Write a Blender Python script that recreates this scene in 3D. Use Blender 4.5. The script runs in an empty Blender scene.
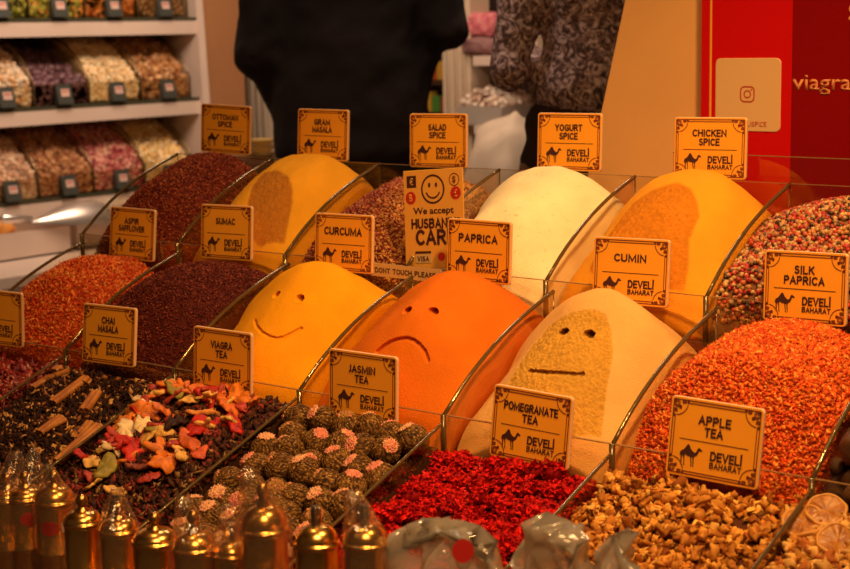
import bpy, bmesh, math, random
import numpy as np
from mathutils import Vector, Matrix
random.seed(7); rng=np.random.default_rng(7)
Z0=0.80                      # height of the front rail of the back tier above the floor
SC=bpy.context.scene; COL=SC.collection
# ------------------------------------------------------------------ camera numbers
CAM=np.array([2.1401,-1.7132,.3321+Z0]); YAW,PIT,ROLL,FPX=-.6811,.1599,-.02,1576.42
fw=np.array([math.sin(YAW)*math.cos(PIT),math.cos(YAW)*math.cos(PIT),-math.sin(PIT)])
cr=np.array([math.cos(YAW),-math.sin(YAW),0.]); cu=np.cross(cr,fw)
_c,_s=math.cos(ROLL),math.sin(ROLL); cr,cu=_c*cr+_s*cu,_c*cu-_s*cr
def ray(px,py): return fw+cr*(px-425)/FPX-cu*(py-284.5)/FPX
def aty(px,py,y): d=ray(px,py); return CAM+d*(y-CAM[1])/d[1]
def atx(px,py,x): d=ray(px,py); return CAM+d*(x-CAM[0])/d[0]
def atz(px,py,z): d=ray(px,py); return CAM+d*(z-CAM[2])/d[2]
def atd(px,py,D): return CAM+ray(px,py)*D
def proj(X):
    d=np.asarray(X,float)-CAM; z=d@fw
    return np.stack([425+FPX*(d@cr)/z,284.5-FPX*(d@cu)/z],-1)
# ------------------------------------------------------------------ materials
def mat(name,color,rough=.6,metal=0.,var=0.,vscale=30.,bump=0.,bscale=200.,attr=None,spec=.5,coat=0.,sub=0.,color2=None,trans=0.):
    m=bpy.data.materials.new(name); m.use_nodes=True; nt=m.node_tree; N=nt.nodes; L=nt.links
    b=N['Principled BSDF']; b.inputs['Base Color'].default_value=(*color,1); b.inputs['Roughness'].default_value=rough
    b.inputs['Metallic'].default_value=metal; b.inputs['Specular IOR Level'].default_value=spec; b.inputs['Coat Weight'].default_value=coat
    b.inputs['Transmission Weight'].default_value=trans
    if sub: b.inputs['Subsurface Weight'].default_value=sub; b.inputs['Subsurface Radius'].default_value=(.01,.005,.002); b.inputs['Subsurface Scale'].default_value=.5
    tc=N.new('ShaderNodeTexCoord')
    if attr:
        a=N.new('ShaderNodeAttribute'); a.attribute_name=attr; src=a.outputs['Color']
        if var:
            n=N.new('ShaderNodeTexNoise'); n.inputs['Scale'].default_value=vscale; n.inputs['Detail'].default_value=4
            L.new(tc.outputs['Object'],n.inputs['Vector'])
            r=N.new('ShaderNodeMapRange'); r.inputs[1].default_value=.25; r.inputs[2].default_value=.75; r.inputs[3].default_value=1-var; r.inputs[4].default_value=1+var
            L.new(n.outputs['Fac'],r.inputs[0])
            h=N.new('ShaderNodeHueSaturation'); L.new(src,h.inputs['Color']); L.new(r.outputs[0],h.inputs['Value']); src=h.outputs['Color']
        L.new(src,b.inputs['Base Color'])
    elif color2 is not None or var:
        n=N.new('ShaderNodeTexNoise'); n.inputs['Scale'].default_value=vscale; n.inputs['Detail'].default_value=5
        L.new(tc.outputs['Object'],n.inputs['Vector'])
        c=N.new('ShaderNodeValToRGB'); c.color_ramp.elements[0].position=.35; c.color_ramp.elements[1].position=.65
        c2=color2 if color2 is not None else tuple(min(1,v*(1+var)) for v in color); c1=color if color2 is not None else tuple(v*(1-var) for v in color)
        c.color_ramp.elements[0].color=(*c1,1); c.color_ramp.elements[1].color=(*c2,1)
        L.new(n.outputs['Fac'],c.inputs['Fac']); L.new(c.outputs['Color'],b.inputs['Base Color'])
    if bump:
        n=N.new('ShaderNodeTexNoise'); n.inputs['Scale'].default_value=bscale; n.inputs['Detail'].default_value=5
        L.new(tc.outputs['Object'],n.inputs['Vector'])
        bp=N.new('ShaderNodeBump'); bp.inputs['Strength'].default_value=bump; bp.inputs['Distance'].default_value=.002
        L.new(n.outputs['Fac'],bp.inputs['Height']); L.new(bp.outputs['Normal'],b.inputs['Normal'])
    return m
def clearmat(name,tint,gloss=.08,rough=.05,bump=0.,bscale=60.,milk=0.):
    m=bpy.data.materials.new(name); m.use_nodes=True; nt=m.node_tree; N=nt.nodes; L=nt.links
    N.remove(N['Principled BSDF']); out=N['Material Output']
    t=N.new('ShaderNodeBsdfTransparent'); t.inputs[0].default_value=(*tint,1)
    g=N.new('ShaderNodeBsdfGlossy'); g.inputs['Roughness'].default_value=rough; g.inputs[0].default_value=(1,.95,.85,1)
    lw=N.new('ShaderNodeLayerWeight'); lw.inputs['Blend'].default_value=.25
    mr=N.new('ShaderNodeMapRange'); mr.inputs[3].default_value=gloss; mr.inputs[4].default_value=min(1,gloss*6+.1)
    L.new(lw.outputs['Fresnel'],mr.inputs[0])
    mx=N.new('ShaderNodeMixShader'); L.new(mr.outputs[0],mx.inputs[0]); L.new(t.outputs[0],mx.inputs[1]); L.new(g.outputs[0],mx.inputs[2])
    last=mx
    if milk:
        d=N.new('ShaderNodeBsdfTranslucent'); d.inputs[0].default_value=(1,.92,.80,1)
        d2=N.new('ShaderNodeBsdfDiffuse'); d2.inputs[0].default_value=(1,.92,.80,1)
        a=N.new('ShaderNodeMixShader'); L.new(d.outputs[0],a.inputs[1]); L.new(d2.outputs[0],a.inputs[2])
        m2=N.new('ShaderNodeMixShader'); m2.inputs[0].default_value=milk; L.new(mx.outputs[0],m2.inputs[1]); L.new(a.outputs[0],m2.inputs[2]); last=m2
    L.new(last.outputs[0],out.inputs[0])
    if bump:
        tc=N.new('ShaderNodeTexCoord'); n=N.new('ShaderNodeTexNoise'); n.inputs['Scale'].default_value=bscale; n.inputs['Detail'].default_value=3
        L.new(tc.outputs['Object'],n.inputs['Vector']); bp=N.new('ShaderNodeBump'); bp.inputs['Strength'].default_value=bump; bp.inputs['Distance'].default_value=.01
        L.new(n.outputs['Fac'],bp.inputs['Height']); L.new(bp.outputs['Normal'],g.inputs['Normal'])
    return m
M={}
M['glass']=clearmat('display_glass',(.96,.93,.86),.035,.02)
M['film']=clearmat('cellophane_film',(.97,.94,.88),.07,.10,bump=1.,bscale=45,milk=.03)
M['bag']=clearmat('plastic_bag',(.97,.90,.78),.20,.15,bump=1.,bscale=28,milk=.40)
M['edge']=mat('glass_edge',(.20,.13,.05),.16,.55,bump=.6,bscale=40,coat=.6)
M['rail']=mat('rail_edge',(.32,.18,.07),.25,.3)
M['tray']=mat('dark_tray',(.085,.04,.018),.45,var=.2,vscale=8)
M['floor']=mat('floor_tile',(.16,.10,.07),.5,var=.25,vscale=3)
M['sign']=mat('sign_orange',(.93,.385,.026),.45,spec=.3,var=.03,vscale=12)
M['signedge']=mat('sign_edge',(.85,.52,.30),.4)
M['ink']=mat('sign_ink',(.055,.012,.012),.6)
M['border']=mat('sign_border',(.20,.04,.015),.6)
M['attr']=mat('grain',(1,1,1),.75,attr='Col',var=.12,vscale=60,spec=.15)
M['candy_attr']=mat('candied',(1,1,1),.5,attr='Col',var=.22,vscale=110,spec=.25,bump=.5,bscale=160)
M['soft_attr']=mat('petal',(1,1,1),.75,attr='Col',var=.2,vscale=70,spec=.15)
M['gloss_attr']=mat('shiny_grain',(1,1,1),.38,attr='Col',var=.12,vscale=80)
M['powder']=mat('powder',(1,1,1),.95,attr='Col',var=.13,vscale=16,bump=.6,bscale=520,spec=.08)
M['brass']=mat('brass',(.90,.50,.13),.24,1.,bump=.12,bscale=22)
M['brassd']=mat('brass_dark',(.55,.30,.09),.28,1.)
M['steel']=mat('steel',(.85,.78,.7),.2,1.)
M['redlabel']=mat('red_label',(.50,.02,.015),.4)
M['white']=mat('white_laminate',(.70,.55,.45),.5,var=.05,vscale=4)
M['cream']=mat('cream_paint',(.66,.52,.37),.55)
M['tan']=mat('tan_wall',(.42,.19,.075),.7,var=.06,vscale=3)
M['tanboard']=mat('tan_board',(.88,.47,.17),.65,var=.05,vscale=5)
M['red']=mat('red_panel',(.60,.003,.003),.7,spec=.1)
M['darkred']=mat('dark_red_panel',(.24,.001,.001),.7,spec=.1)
M['yline']=mat('yellow_stripe',(.9,.40,.05),.5)
M['qrcard']=mat('beige_card',(.78,.48,.22),.5)
M['qrink']=mat('card_print',(.5,.06,.03),.5)
M['paleprint']=mat('pale_print',(.72,.26,.09),.6)
M['paper']=mat('card_paper',(.72,.35,.06),.7,spec=.2)
M['strip']=mat('strip_label',(.62,.40,.17),.3)
M['tag']=mat('price_tag',(.055,.06,.05),.4)
M['tagpaper']=mat('tag_paper',(.62,.42,.34),.6)
M['black']=mat('black_cloth',(.010,.003,.002),.9,var=.3,vscale=6,bump=.3,bscale=300)
M['skin']=mat('skin',(.32,.14,.07),.5,sub=.1)
M['hair']=mat('hair',(.015,.008,.006),.5,bump=.6,bscale=120)
M['skirt']=mat('dark_brown_cloth',(.035,.012,.008),.85,bump=.3,bscale=300)
# ------------------------------------------------------------------ object helpers
def tag(o,label=None,cat=None,group=None,kind=None):
    if label: o['label']=label
    if cat: o['category']=cat
    if group: o['group']=group
    if kind: o['kind']=kind
    return o
def empty(name,loc,rot=(0,0,0)):
    o=bpy.data.objects.new(name,None); COL.objects.link(o); o.location=loc; o.rotation_euler=rot; o.empty_display_size=.02
    return o
def link(name,me,parent=None,loc=(0,0,0),rot=(0,0,0)):
    o=bpy.data.objects.new(name,me); COL.objects.link(o); o.parent=parent; o.location=loc; o.rotation_euler=rot
    return o
def mesh(name,verts,faces,m,smooth=False,col=None,idx=None):
    """verts Nx3, faces Mx3/Mx4 array or ragged list"""
    me=bpy.data.meshes.new(name); verts=np.asarray(verts,np.float32)
    if isinstance(faces,np.ndarray):
        nf,k=faces.shape; me.vertices.add(len(verts)); me.vertices.foreach_set('co',verts.ravel())
        me.loops.add(nf*k); me.loops.foreach_set('vertex_index',faces.astype(np.int32).ravel())
        me.polygons.add(nf); me.polygons.foreach_set('loop_start',np.arange(0,nf*k,k,dtype=np.int32))
        me.update(calc_edges=True)
    else: me.from_pydata([tuple(map(float,v)) for v in verts],[],[tuple(int(i) for i in f) for f in faces])
    me.validate()
    for mm in (m if isinstance(m,(list,tuple)) else [m]): me.materials.append(mm)
    if idx is not None: me.polygons.foreach_set('material_index',np.asarray(idx,np.int32))
    if smooth: me.polygons.foreach_set('use_smooth',np.ones(len(me.polygons),bool))
    if col is not None:
        a=me.color_attributes.new(name='Col',type='FLOAT_COLOR',domain='POINT')
        c=np.ones((len(verts),4),np.float32); c[:,:3]=col; a.data.foreach_set('color',c.ravel())
    return me
class MB:
    def __init__(s): s.v=[];s.f=[];s.m=[]
    def add(s,v,f,mi=0):
        n=len(s.v); s.v+= [tuple(map(float,p)) for p in v]; s.f+=[tuple(n+i for i in q) for q in f]; s.m+=[mi]*len(f); return s
    def box(s,a,b,mi=0):
        x0,y0,z0=a;x1,y1,z1=b
        return s.add([(x0,y0,z0),(x1,y0,z0),(x1,y1,z0),(x0,y1,z0),(x0,y0,z1),(x1,y0,z1),(x1,y1,z1),(x0,y1,z1)],
            [(0,3,2,1),(4,5,6,7),(0,1,5,4),(1,2,6,5),(2,3,7,6),(3,0,4,7)],mi)
    def prism(s,poly,axis,a,b,mi=0):
        """poly: 2D points in the plane perpendicular to axis, extruded from a to b"""
        n=len(poly)
        def p(q,t):
            return {'x':(t,q[0],q[1]),'y':(q[0],t,q[1]),'z':(q[0],q[1],t)}[axis]
        v=[p(q,a) for q in poly]+[p(q,b) for q in poly]
        f=[tuple(range(n)),tuple(range(2*n-1,n-1,-1))]+[(i,i+n,(i+1)%n+n,(i+1)%n) for i in range(n)]
        return s.add(v,f,mi)
    def tube(s,pts,r,n=8,mi=0,cap=True):
        pts=[Vector(p) for p in pts]; rs=r if isinstance(r,(list,tuple)) else [r]*len(pts)
        v=[];f=[];T0=(pts[1]-pts[0]).normalized(); up=Vector((0,0,1)) if abs(T0.z)<.9 else Vector((1,0,0))
        for i,p in enumerate(pts):
            T=(pts[min(i+1,len(pts)-1)]-pts[max(i-1,0)]).normalized(); A=T.cross(up)
            if A.length<1e-4: A=T.orthogonal()
            A.normalize(); B=A.cross(T)
            for k in range(n):
                a=2*math.pi*k/n; v.append(p+(A*math.cos(a)+B*math.sin(a))*rs[i])
        for i in range(len(pts)-1):
            for k in range(n): f.append((i*n+k,i*n+(k+1)%n,(i+1)*n+(k+1)%n,(i+1)*n+k))
        if cap: f.append(tuple(range(n-1,-1,-1))); f.append(tuple(range((len(pts)-1)*n,len(pts)*n)))
        return s.add(v,f,mi)
    def lathe(s,prof,c=(0,0,0),n=28,mi=0,cap=True):
        v=[];f=[]
        for r,z in prof:
            for k in range(n): a=2*math.pi*k/n; v.append((c[0]+r*math.cos(a),c[1]+r*math.sin(a),c[2]+z))
        for i in range(len(prof)-1):
            for k in range(n): f.append((i*n+k,i*n+(k+1)%n,(i+1)*n+(k+1)%n,(i+1)*n+k))
        if cap: f.append(tuple(range(n-1,-1,-1))); f.append(tuple(range((len(prof)-1)*n,len(prof)*n)))
        return s.add(v,f,mi)
    def ell(s,c,r,n=16,mi=0,rot=None):
        v=[];f=[];m_=n//2
        for i in range(1,m_):
            t=math.pi*i/m_
            for k in range(n):
                a=2*math.pi*k/n; p=Vector((r[0]*math.sin(t)*math.cos(a),r[1]*math.sin(t)*math.sin(a),r[2]*math.cos(t)))
                if rot: p=rot@p
                v.append(p+Vector(c))
        top=Vector((0,0,r[2]));bot=-top
        if rot: top=rot@top;bot=rot@bot
        it=len(v); v.append(top+Vector(c)); v.append(bot+Vector(c))
        for i in range(m_-2):
            for k in range(n): f.append((i*n+k,(i+1)*n+k,(i+1)*n+(k+1)%n,i*n+(k+1)%n))
        for k in range(n):
            f.append((it,k,(k+1)%n)); f.append((it+1,(m_-2)*n+(k+1)%n,(m_-2)*n+k))
        return s.add(v,f,mi)
    def build(s,name,mats,parent=None,origin=None,smooth=False,loc=None,rot=(0,0,0),fix=True):
        v=np.array(s.v,float)
        if origin is not None: v=v-np.asarray(origin)
        me=mesh(name,v,s.f,mats,smooth,idx=s.m if isinstance(mats,(list,tuple)) else None)
        if fix:
            bm=bmesh.new(); bm.from_mesh(me); bmesh.ops.recalc_face_normals(bm,faces=bm.faces); bm.to_mesh(me); bm.free()
        return link(name,me,parent,loc if loc is not None else ((0,0,0) if (parent or origin is None) else origin),rot)
def bevel(o,w=.003,seg=2):
    b=o.modifiers.new('b','BEVEL'); b.width=w; b.segments=seg; b.limit_method='ANGLE'; return o
# value noise, vectorised
_T=rng.random((64,64,64)).astype(np.float32)
def vn(p):
    p=np.asarray(p,float); i=np.floor(p).astype(int); f=p-i; f=f*f*(3-2*f); o=0
    for dx in (0,1):
        for dy in (0,1):
            for dz in (0,1):
                w=(f[...,0] if dx else 1-f[...,0])*(f[...,1] if dy else 1-f[...,1])*(f[...,2] if dz else 1-f[...,2])
                o=o+w*_T[(i[...,0]+dx)%64,(i[...,1]+dy)%64,(i[...,2]+dz)%64]
    return o*2-1
def fbm(p,o=3):
    p=np.asarray(p,float); s=0; a=1
    for k in range(o): s=s+a*vn(p*2**k+k*17.3); a*=.5
    return s
# ------------------------------------------------------------------ display geometry
P=.24
ROW={1:dict(x0=0.,y0=0.,z0=Z0,d=.2245,h=.12),
     2:dict(x0=.2623,y0=-.2524,z0=Z0-.1292,d=.2359,h=.1185),
     3:dict(x0=.2668,y0=-.2648-.32,z0=Z0-.1376-.32*.38,d=.32,h=.32*.38)}
PROF=[(0,0),(.14,.22),(.39,.53),(.68,.79),(1,1)]
def smoothinterp(x,xs,ys):
    xs=np.array(xs,float);ys=np.array(ys,float); m=np.gradient(ys,xs)
    x=np.clip(x,xs[0],xs[-1]); i=np.clip(np.searchsorted(xs,x)-1,0,len(xs)-2)
    h=xs[i+1]-xs[i]; t=(x-xs[i])/h
    return (2*t**3-3*t**2+1)*ys[i]+(t**3-2*t**2+t)*h*m[i]+(-2*t**3+3*t**2)*ys[i+1]+(t**3-t**2)*h*m[i+1]
BASE=.058
def surface_pts(row,i,hf,nu,nv):
    R=ROW[row]; x0=R['x0']+i*P+.003; w=P-.006; y0=R['y0']+.0045; d=R['d']-.008
    u,t=np.meshgrid(np.linspace(0,1,nu),np.linspace(0,1,nv))
    z=hf(u,t,x0+u*w,y0+t*d)
    return np.stack([x0+u*w,y0+t*d,R['z0']+z],-1),u,t
def closed(Pt,zb):
    nv,nu=Pt.shape[:2]; V=Pt.reshape(-1,3); idx=np.arange(nu*nv).reshape(nv,nu)
    F=np.stack([idx[:-1,:-1],idx[:-1,1:],idx[1:,1:],idx[1:,:-1]],-1).reshape(-1,4)
    ring=np.concatenate([idx[0,:-1],idx[:-1,-1],idx[-1,:0:-1],idx[:0:-1,0]])
    lo=V[ring].copy(); lo[:,2]=zb; n=len(V); k=len(ring); V=np.concatenate([V,lo,[[lo[:,0].mean(),lo[:,1].mean(),zb]]])
    a=np.arange(k); b=(a+1)%k
    F=np.concatenate([F,np.stack([ring[a],n+a,n+b,ring[b]],-1),np.stack([n+a,n+k+0*a,n+k+0*a,n+b],-1)])
    return V,F,n
def closed_mesh(name,Pt,zb,origin,m,col,smooth=True):
    V,F,n=closed(Pt,zb); k=len(V)-n
    quads=F[:-(k-1)]; tris=F[-(k-1):][:,[0,1,3]]
    c=np.concatenate([col.reshape(-1,3),np.repeat(col.reshape(-1,3)[:1],k,0)])
    V=V-np.asarray(origin)
    me=mesh(name,V,[tuple(f) for f in quads.tolist()]+[tuple(f) for f in tris.tolist()],m,smooth,col=c)
    return me
# grain templates
def octa(sx,sy,sz):
    v=np.array([(1,0,0),(-1,0,0),(0,1,0),(0,-1,0),(0,0,1),(0,0,-1)],float)*[sx,sy,sz]
    f=np.array([(0,2,4),(2,1,4),(1,3,4),(3,0,4),(2,0,5),(1,2,5),(3,1,5),(0,3,5)]); return v,f
def ico(sub=1,jit=0.):
    bm=bmesh.new(); bmesh.ops.create_icosphere(bm,subdivisions=sub,radius=1); v=np.array([x.co[:] for x in bm.verts]); f=np.array([[q.index for q in x.verts] for x in bm.faces]); bm.free()
    if jit: v=v*(1+jit*fbm(v*1.7+rng.random(3)*9,2))[:,None]
    return v,f
def rotmats(n,tilt=None):
    q=rng.normal(size=(n,4))
    if tilt is not None:
        a=rng.random(n)*math.tau; q=np.stack([np.cos(a/2),rng.normal(size=n)*tilt,rng.normal(size=n)*tilt,np.sin(a/2)],-1)
    q/=np.linalg.norm(q,axis=1)[:,None]; w,x,y,z=q.T
    return np.stack([1-2*(y*y+z*z),2*(x*y-z*w),2*(x*z+y*w),2*(x*y+z*w),1-2*(x*x+z*z),2*(y*z-x*w),2*(x*z-y*w),2*(y*z+x*w),1-2*(x*x+y*y)],-1).reshape(n,3,3)
def frames(nrm):
    """rotation matrices whose z axis is nrm"""
    z=nrm/np.linalg.norm(nrm,axis=1)[:,None]; a=np.cross(z,[[.3,1,.2]]); a/=np.linalg.norm(a,axis=1)[:,None]; b=np.cross(z,a)
    return np.stack([a,b,z],-1)
def grains(pts,tmpls,sizes,cols,R,shape=None):
    """one big vertex/face/colour set of copies of the templates"""
    VV=[];FF=[];CC=[];n0=0; pick=rng.integers(0,len(tmpls),len(pts))
    for k,(tv,tf) in enumerate(tmpls):
        s=np.where(pick==k)[0]
        if not len(s): continue
        v=tv[None]*(sizes[s][:,None,None] if sizes.ndim==1 else sizes[s][:,None,:]); v=np.einsum('nij,nkj->nki',R[s],v)+pts[s][:,None]
        f=tf[None]+(np.arange(len(s))*len(tv))[:,None,None]+n0
        VV.append(v.reshape(-1,3));FF.append(f.reshape(-1,tf.shape[1]));CC.append(np.repeat(cols[s],len(tv),0)); n0+=len(s)*len(tv)
    return np.concatenate(VV),np.concatenate(FF),np.concatenate(CC)
def palette(n,pal,w=None,jit=.12):
    pal=np.array(pal,float); k=rng.choice(len(pal),n,p=None if w is None else np.array(w)/sum(w)); c=pal[k]*(1+rng.normal(size=(n,1))*jit); return np.clip(c,0,1)
def sample_surface(Pt,n,lift=0.):
    nv,nu=Pt.shape[:2]; u=rng.random(n)*(nu-1.001); t=rng.random(n)*(nv-1.001); i=u.astype(int); j=t.astype(int); fu=(u-i)[:,None]; ft=(t-j)[:,None]
    a=Pt[j,i];b=Pt[j,i+1];c=Pt[j+1,i];d=Pt[j+1,i+1]
    p=(a*(1-fu)+b*fu)*(1-ft)+(c*(1-fu)+d*fu)*ft; nr=np.cross(b-a,c-a); nr/=np.linalg.norm(nr,axis=1)[:,None]+1e-12
    return p+nr*lift,nr,(u/(nu-1),t/(nv-1))
# ------------------------------------------------------------------ powder heaps
def heap(zs,S=(.06,.085,.085),pw=1.9,ts=(0,.12,.3,.5,.7,.86,1),nz=.0016,seed=0):
    def hf(u,t,x,y):
        zc=smoothinterp(t,ts,zs); s=np.interp(t,[0,.5,1],S)
        return np.maximum(zc-s*np.abs(2*u-1)**pw+nz*fbm(np.stack([x*28+seed,y*28,x*0+seed*3.1],-1),3),-.05)
    return hf
def pick(Pt,px,py):
    q=proj(Pt.reshape(-1,3)); d=(q[:,0]-px)**2+(q[:,1]-py)**2
    c=np.argsort(d)[:6]; V=Pt.reshape(-1,3)[c]; return V[np.argmin(((V-CAM)**2).sum(1))]
def carve(Pt,pts,r,depth):
    """press a groove or a hole of radius r along the polyline pts into the powder"""
    P2=Pt.reshape(-1,3); best=np.full(len(P2),1e9)
    pts=[np.asarray(p) for p in pts]
    if len(pts)==1: pts=pts*2
    for a,b in zip(pts[:-1],pts[1:]):
        ab=b-a; l=(ab@ab)+1e-12; t=np.clip(((P2-a)@ab)/l,0,1); best=np.minimum(best,np.linalg.norm(P2-(a+t[:,None]*ab),axis=1))
    k=np.clip(best/r,0,1.6)
    dz=-depth*np.where(k<1,(1-k**3),0)+depth*.03*np.exp(-((k-1.25)/.15)**2)
    n=np.array([.25,-.95,.12]); n/=np.linalg.norm(n)
    return (P2+dz[:,None]*n).reshape(Pt.shape),(best<r*.9).reshape(Pt.shape[:2])
def powder(name,label,row,i,hf,color,nu=120,nv=120,patch=None,strokes=(),group='powder heaps in the display',specks=None):
    Pt,u,t=surface_pts(row,i,hf,nu,nv); col=np.ones(Pt.shape)*np.array(color)
    if patch:
        poly,pc,rough,sc=patch       # polygon of photo points picked on the heap -> (x,y) region
        q=np.array([pick(Pt,*p)[:2] for p in poly]); X=Pt[...,0];Y=Pt[...,1]; ins=np.zeros(X.shape,bool); j=len(q)-1
        for k in range(len(q)):
            c=((q[k,1]>Y)!=(q[j,1]>Y))&(X<(q[j,0]-q[k,0])*(Y-q[k,1])/(q[j,1]-q[k,1]+1e-12)+q[k,0]); ins^=c; j=k
        msk=ins.astype(float)
        for _ in range(2): msk=(msk+np.roll(msk,1,0)+np.roll(msk,-1,0)+np.roll(msk,1,1)+np.roll(msk,-1,1))/5
        nn=fbm(np.stack([X*sc,Y*sc*1.2,Pt[...,2]*sc],-1),3)
        Pt=Pt.copy(); Pt[...,2]+=msk*(rough*nn-.0012); col=col*(1-msk[...,None])+np.array(pc)*msk[...,None]*(1+.16*nn[...,None])
    if specks:
        sp=vn(np.stack([Pt[...,0]*230,Pt[...,1]*230,Pt[...,2]*230],-1)); k=np.clip((sp-.70)*4,0,.7)[...,None]; col=col*(1-k)+np.array(specks)*k
    for kind,pp,r,dp in strokes:
        P3=[pick(Pt,*p) for p in pp]; Pt,_=carve(Pt,P3,r,dp)
    R=ROW[row]; org=(R['x0']+(i+.5)*P,R['y0']+R['d']/2,R['z0']-BASE+.001)
    me=closed_mesh(name,Pt,org[2],org,M['powder'],np.clip(col,0,1))
    return tag(link(name,me,None,org),label,'spice heap',group),Pt
def grainpile(name,label,row,i,hf,N,tm,size,pal,w=None,basecol=(.1,.03,.01),tilt=None,m='attr',jit=.15,sj=.25,lift=.0005,colfn=None,nu=50,kind='stuff',cat='spice pile',layers=1):
    Pt,u,t=surface_pts(row,i,hf,nu,nu); R=ROW[row]; org=(R['x0']+(i+.5)*P,R['y0']+R['d']/2,R['z0']-BASE+.001)
    V,F,n=closed(Pt,org[2]); k=len(V)-n
    F=F[:-(k-1)]; tri=np.concatenate([F[:,[0,1,2]],F[:,[0,2,3]],np.stack([n+np.arange(k-1),np.full(k-1,n+k-1),n+(np.arange(k-1)+1)%(k-1)],-1)])
    pts,nr,(uu,tt)=sample_surface(Pt,N,lift); pts=pts+nr*(rng.random((N,1))*size*layers*.6)
    sz=size*(1+rng.normal(size=N)*sj).clip(.4,2); c=palette(N,pal,w,jit)
    if colfn: c=colfn(c,uu,tt)
    Rm=rotmats(N) if tilt is None else frames(nr)@rotmats(N,tilt)
    gv,gf,gc=grains(pts,tm,sz,c,Rm)
    # keep the grains within their own bin
    gv[:,0]=np.clip(gv[:,0],R['x0']+i*P+.0026,R['x0']+(i+1)*P-.0026); gv[:,1]=np.clip(gv[:,1],R['y0']+.0026,R['y0']+R['d']-.001)
    VV=np.concatenate([V,gv])-np.array(org); FF=np.concatenate([tri,gf+len(V)]); CC=np.concatenate([np.tile(basecol,(len(V),1)),gc])
    me=mesh(name,VV,FF,M[m],False,col=CC)
    return tag(link(name,me,None,org),label,cat,None,kind),Pt
YEL=(.90,.375,.009)
smile=[('eye',[(276.5,294)],.0064,.026),('eye',[(299,298)],.0066,.026),
       ('mouth',[(254,320),(256,326),(261,332),(268,336),(275,338),(283,336.5),(291,333),(300,328)],.0026,.005)]
powder('turmeric_heap','bright yellow powder heap with a smiling face pressed into it',2,1,
    heap([-.022,.028,.07,.115,.14,.13,.111],S=(.054,.074,.035),pw=1.6),YEL,250,250,strokes=smile)
sad=[('eye',[(407,309.5)],.0068,.028),('eye',[(433,310.5)],.0074,.028),
     ('mouth',[(376,351),(382,346),(390,341.5),(397,338.5),(405,338),(412,340),(419,345),(424,351),(427,360)],.0030,.007)]
powder('paprika_heap','orange powder heap with a frowning face pressed into it',2,2,
    heap([-.022,.029,.089,.12,.142,.14,.126],S=(.045,.081,.05),pw=1.6,seed=5),(.72,.165,.010),250,250,strokes=sad)
flat=[('eye',[(563.5,332.5)],.0076,.03),('eye',[(589,334)],.0076,.03),
      ('mouth',[(529,371),(537,372),(546,372.5),(556,372.5),(566,373),(576,374),(582,373.5)],.0036,.008)]
powder('cumin_heap','pale tan powder heap with a straight mouthed face pressed in its rough brown patch',2,3,
    heap([-.022,.027,.072,.11,.142,.126,.106],S=(.05,.092,.065),pw=1.85,seed=9),(.80,.43,.135),280,280,
    patch=([(500,404),(513,374),(530,348),(549,326),(570,313),(590,309),(605,313),(612,331),(613,355),(607,390),(601,436),(560,440),(505,432),(490,420)],(.58,.30,.045),.0018,330),strokes=flat)
powder('gram_masala_heap','yellow orange powder heap with a coarse brown patch under the GRAM MASALA sign',1,1,
    heap([-.022,.028,.068,.106,.126,.135,.118],S=(.051,.068,.047),pw=2.5,seed=3),(.80,.36,.02),170,170,
    patch=([(247,203),(253,185),(263,173),(276,170),(288,175.6),(291.7,187.4),(291,203),(287,227),(284,243),(260,246),(250,240)],(.46,.17,.018),.0014,330))
powder('yogurt_spice_heap','cream white powder heap with faint specks in the back row',1,3,
    heap([-.022,.028,.07,.10,.122,.132,.11],S=(.051,.094,.04),pw=2.2,seed=13),(.93,.80,.50),150,150,specks=(.75,.5,.2))
powder('chicken_spice_heap','large golden orange powder heap with a coarse patch, beside the mixed peppercorns',1,4,
    heap([-.022,.029,.075,.11,.136,.137,.121],S=(.049,.087,.065),pw=2.13,seed=17),(.84,.35,.022),190,190,
    patch=([(600,245),(610,232),(631,205),(651,190),(676,182),(690,188),(697,200),(700,215),(690,240),(688,270),(683,290),(650,290),(600,285),(588,270)],(.58,.195,.012),.0016,330))
O=[octa(1.3,.8,.3),octa(1.8,.5,.35),octa(1,.9,.4)]
powderlike=dict(tm=O)
grainpile('ottoman_spice_pile','dark red flaky spice pile at the left end of the back row',1,0,heap([-.022,.029,.078,.102,.119,.126,.120],S=(.05,.072,.06),pw=2.2,seed=21),
    9000,O,.0023,[(.22,.028,.012),(.33,.06,.02),(.12,.015,.01),(.42,.11,.04)],basecol=(.15,.02,.01))
def saladcol(c,u,t):
    k=np.clip((u-.45)*3,0,1)[:,None]*(rng.random((len(c),1))<.75); return c*(1-k)+np.array([.62,.30,.07])*k*(.7+.6*rng.random((len(c),1)))  # tan seeds towards the right, with the warmer light there mixed into their colour
grainpile('salad_spice_pile','dark red flaky spice pile with tan seeds behind the husband joke card',1,2,heap([-.022,.024,.07,.092,.103,.110,.110],S=(.045,.06,.037),pw=1.7,seed=23),
    7500,O,.0030,[(.26,.04,.03),(.38,.10,.05),(.16,.02,.015),(.5,.2,.1)],basecol=(.2,.04,.02),colfn=saladcol)
pc=[ico(1)]
grainpile('peppercorn_pile','mixed red, cream and dark peppercorns at the right end of the back row',1,5,heap([-.02,.035,.066,.10,.110,.106,.100],S=(.02,.045,.02),pw=1.6,seed=25),
    4200,pc,.0034,[(.55,.32,.12),(.42,.03,.018),(.06,.025,.012),(.42,.18,.05),(.50,.11,.04)],[2.6,3.4,2,2.5,1.6],basecol=(.2,.08,.03),m='gloss_attr',sj=.12,layers=1.6)
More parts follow.
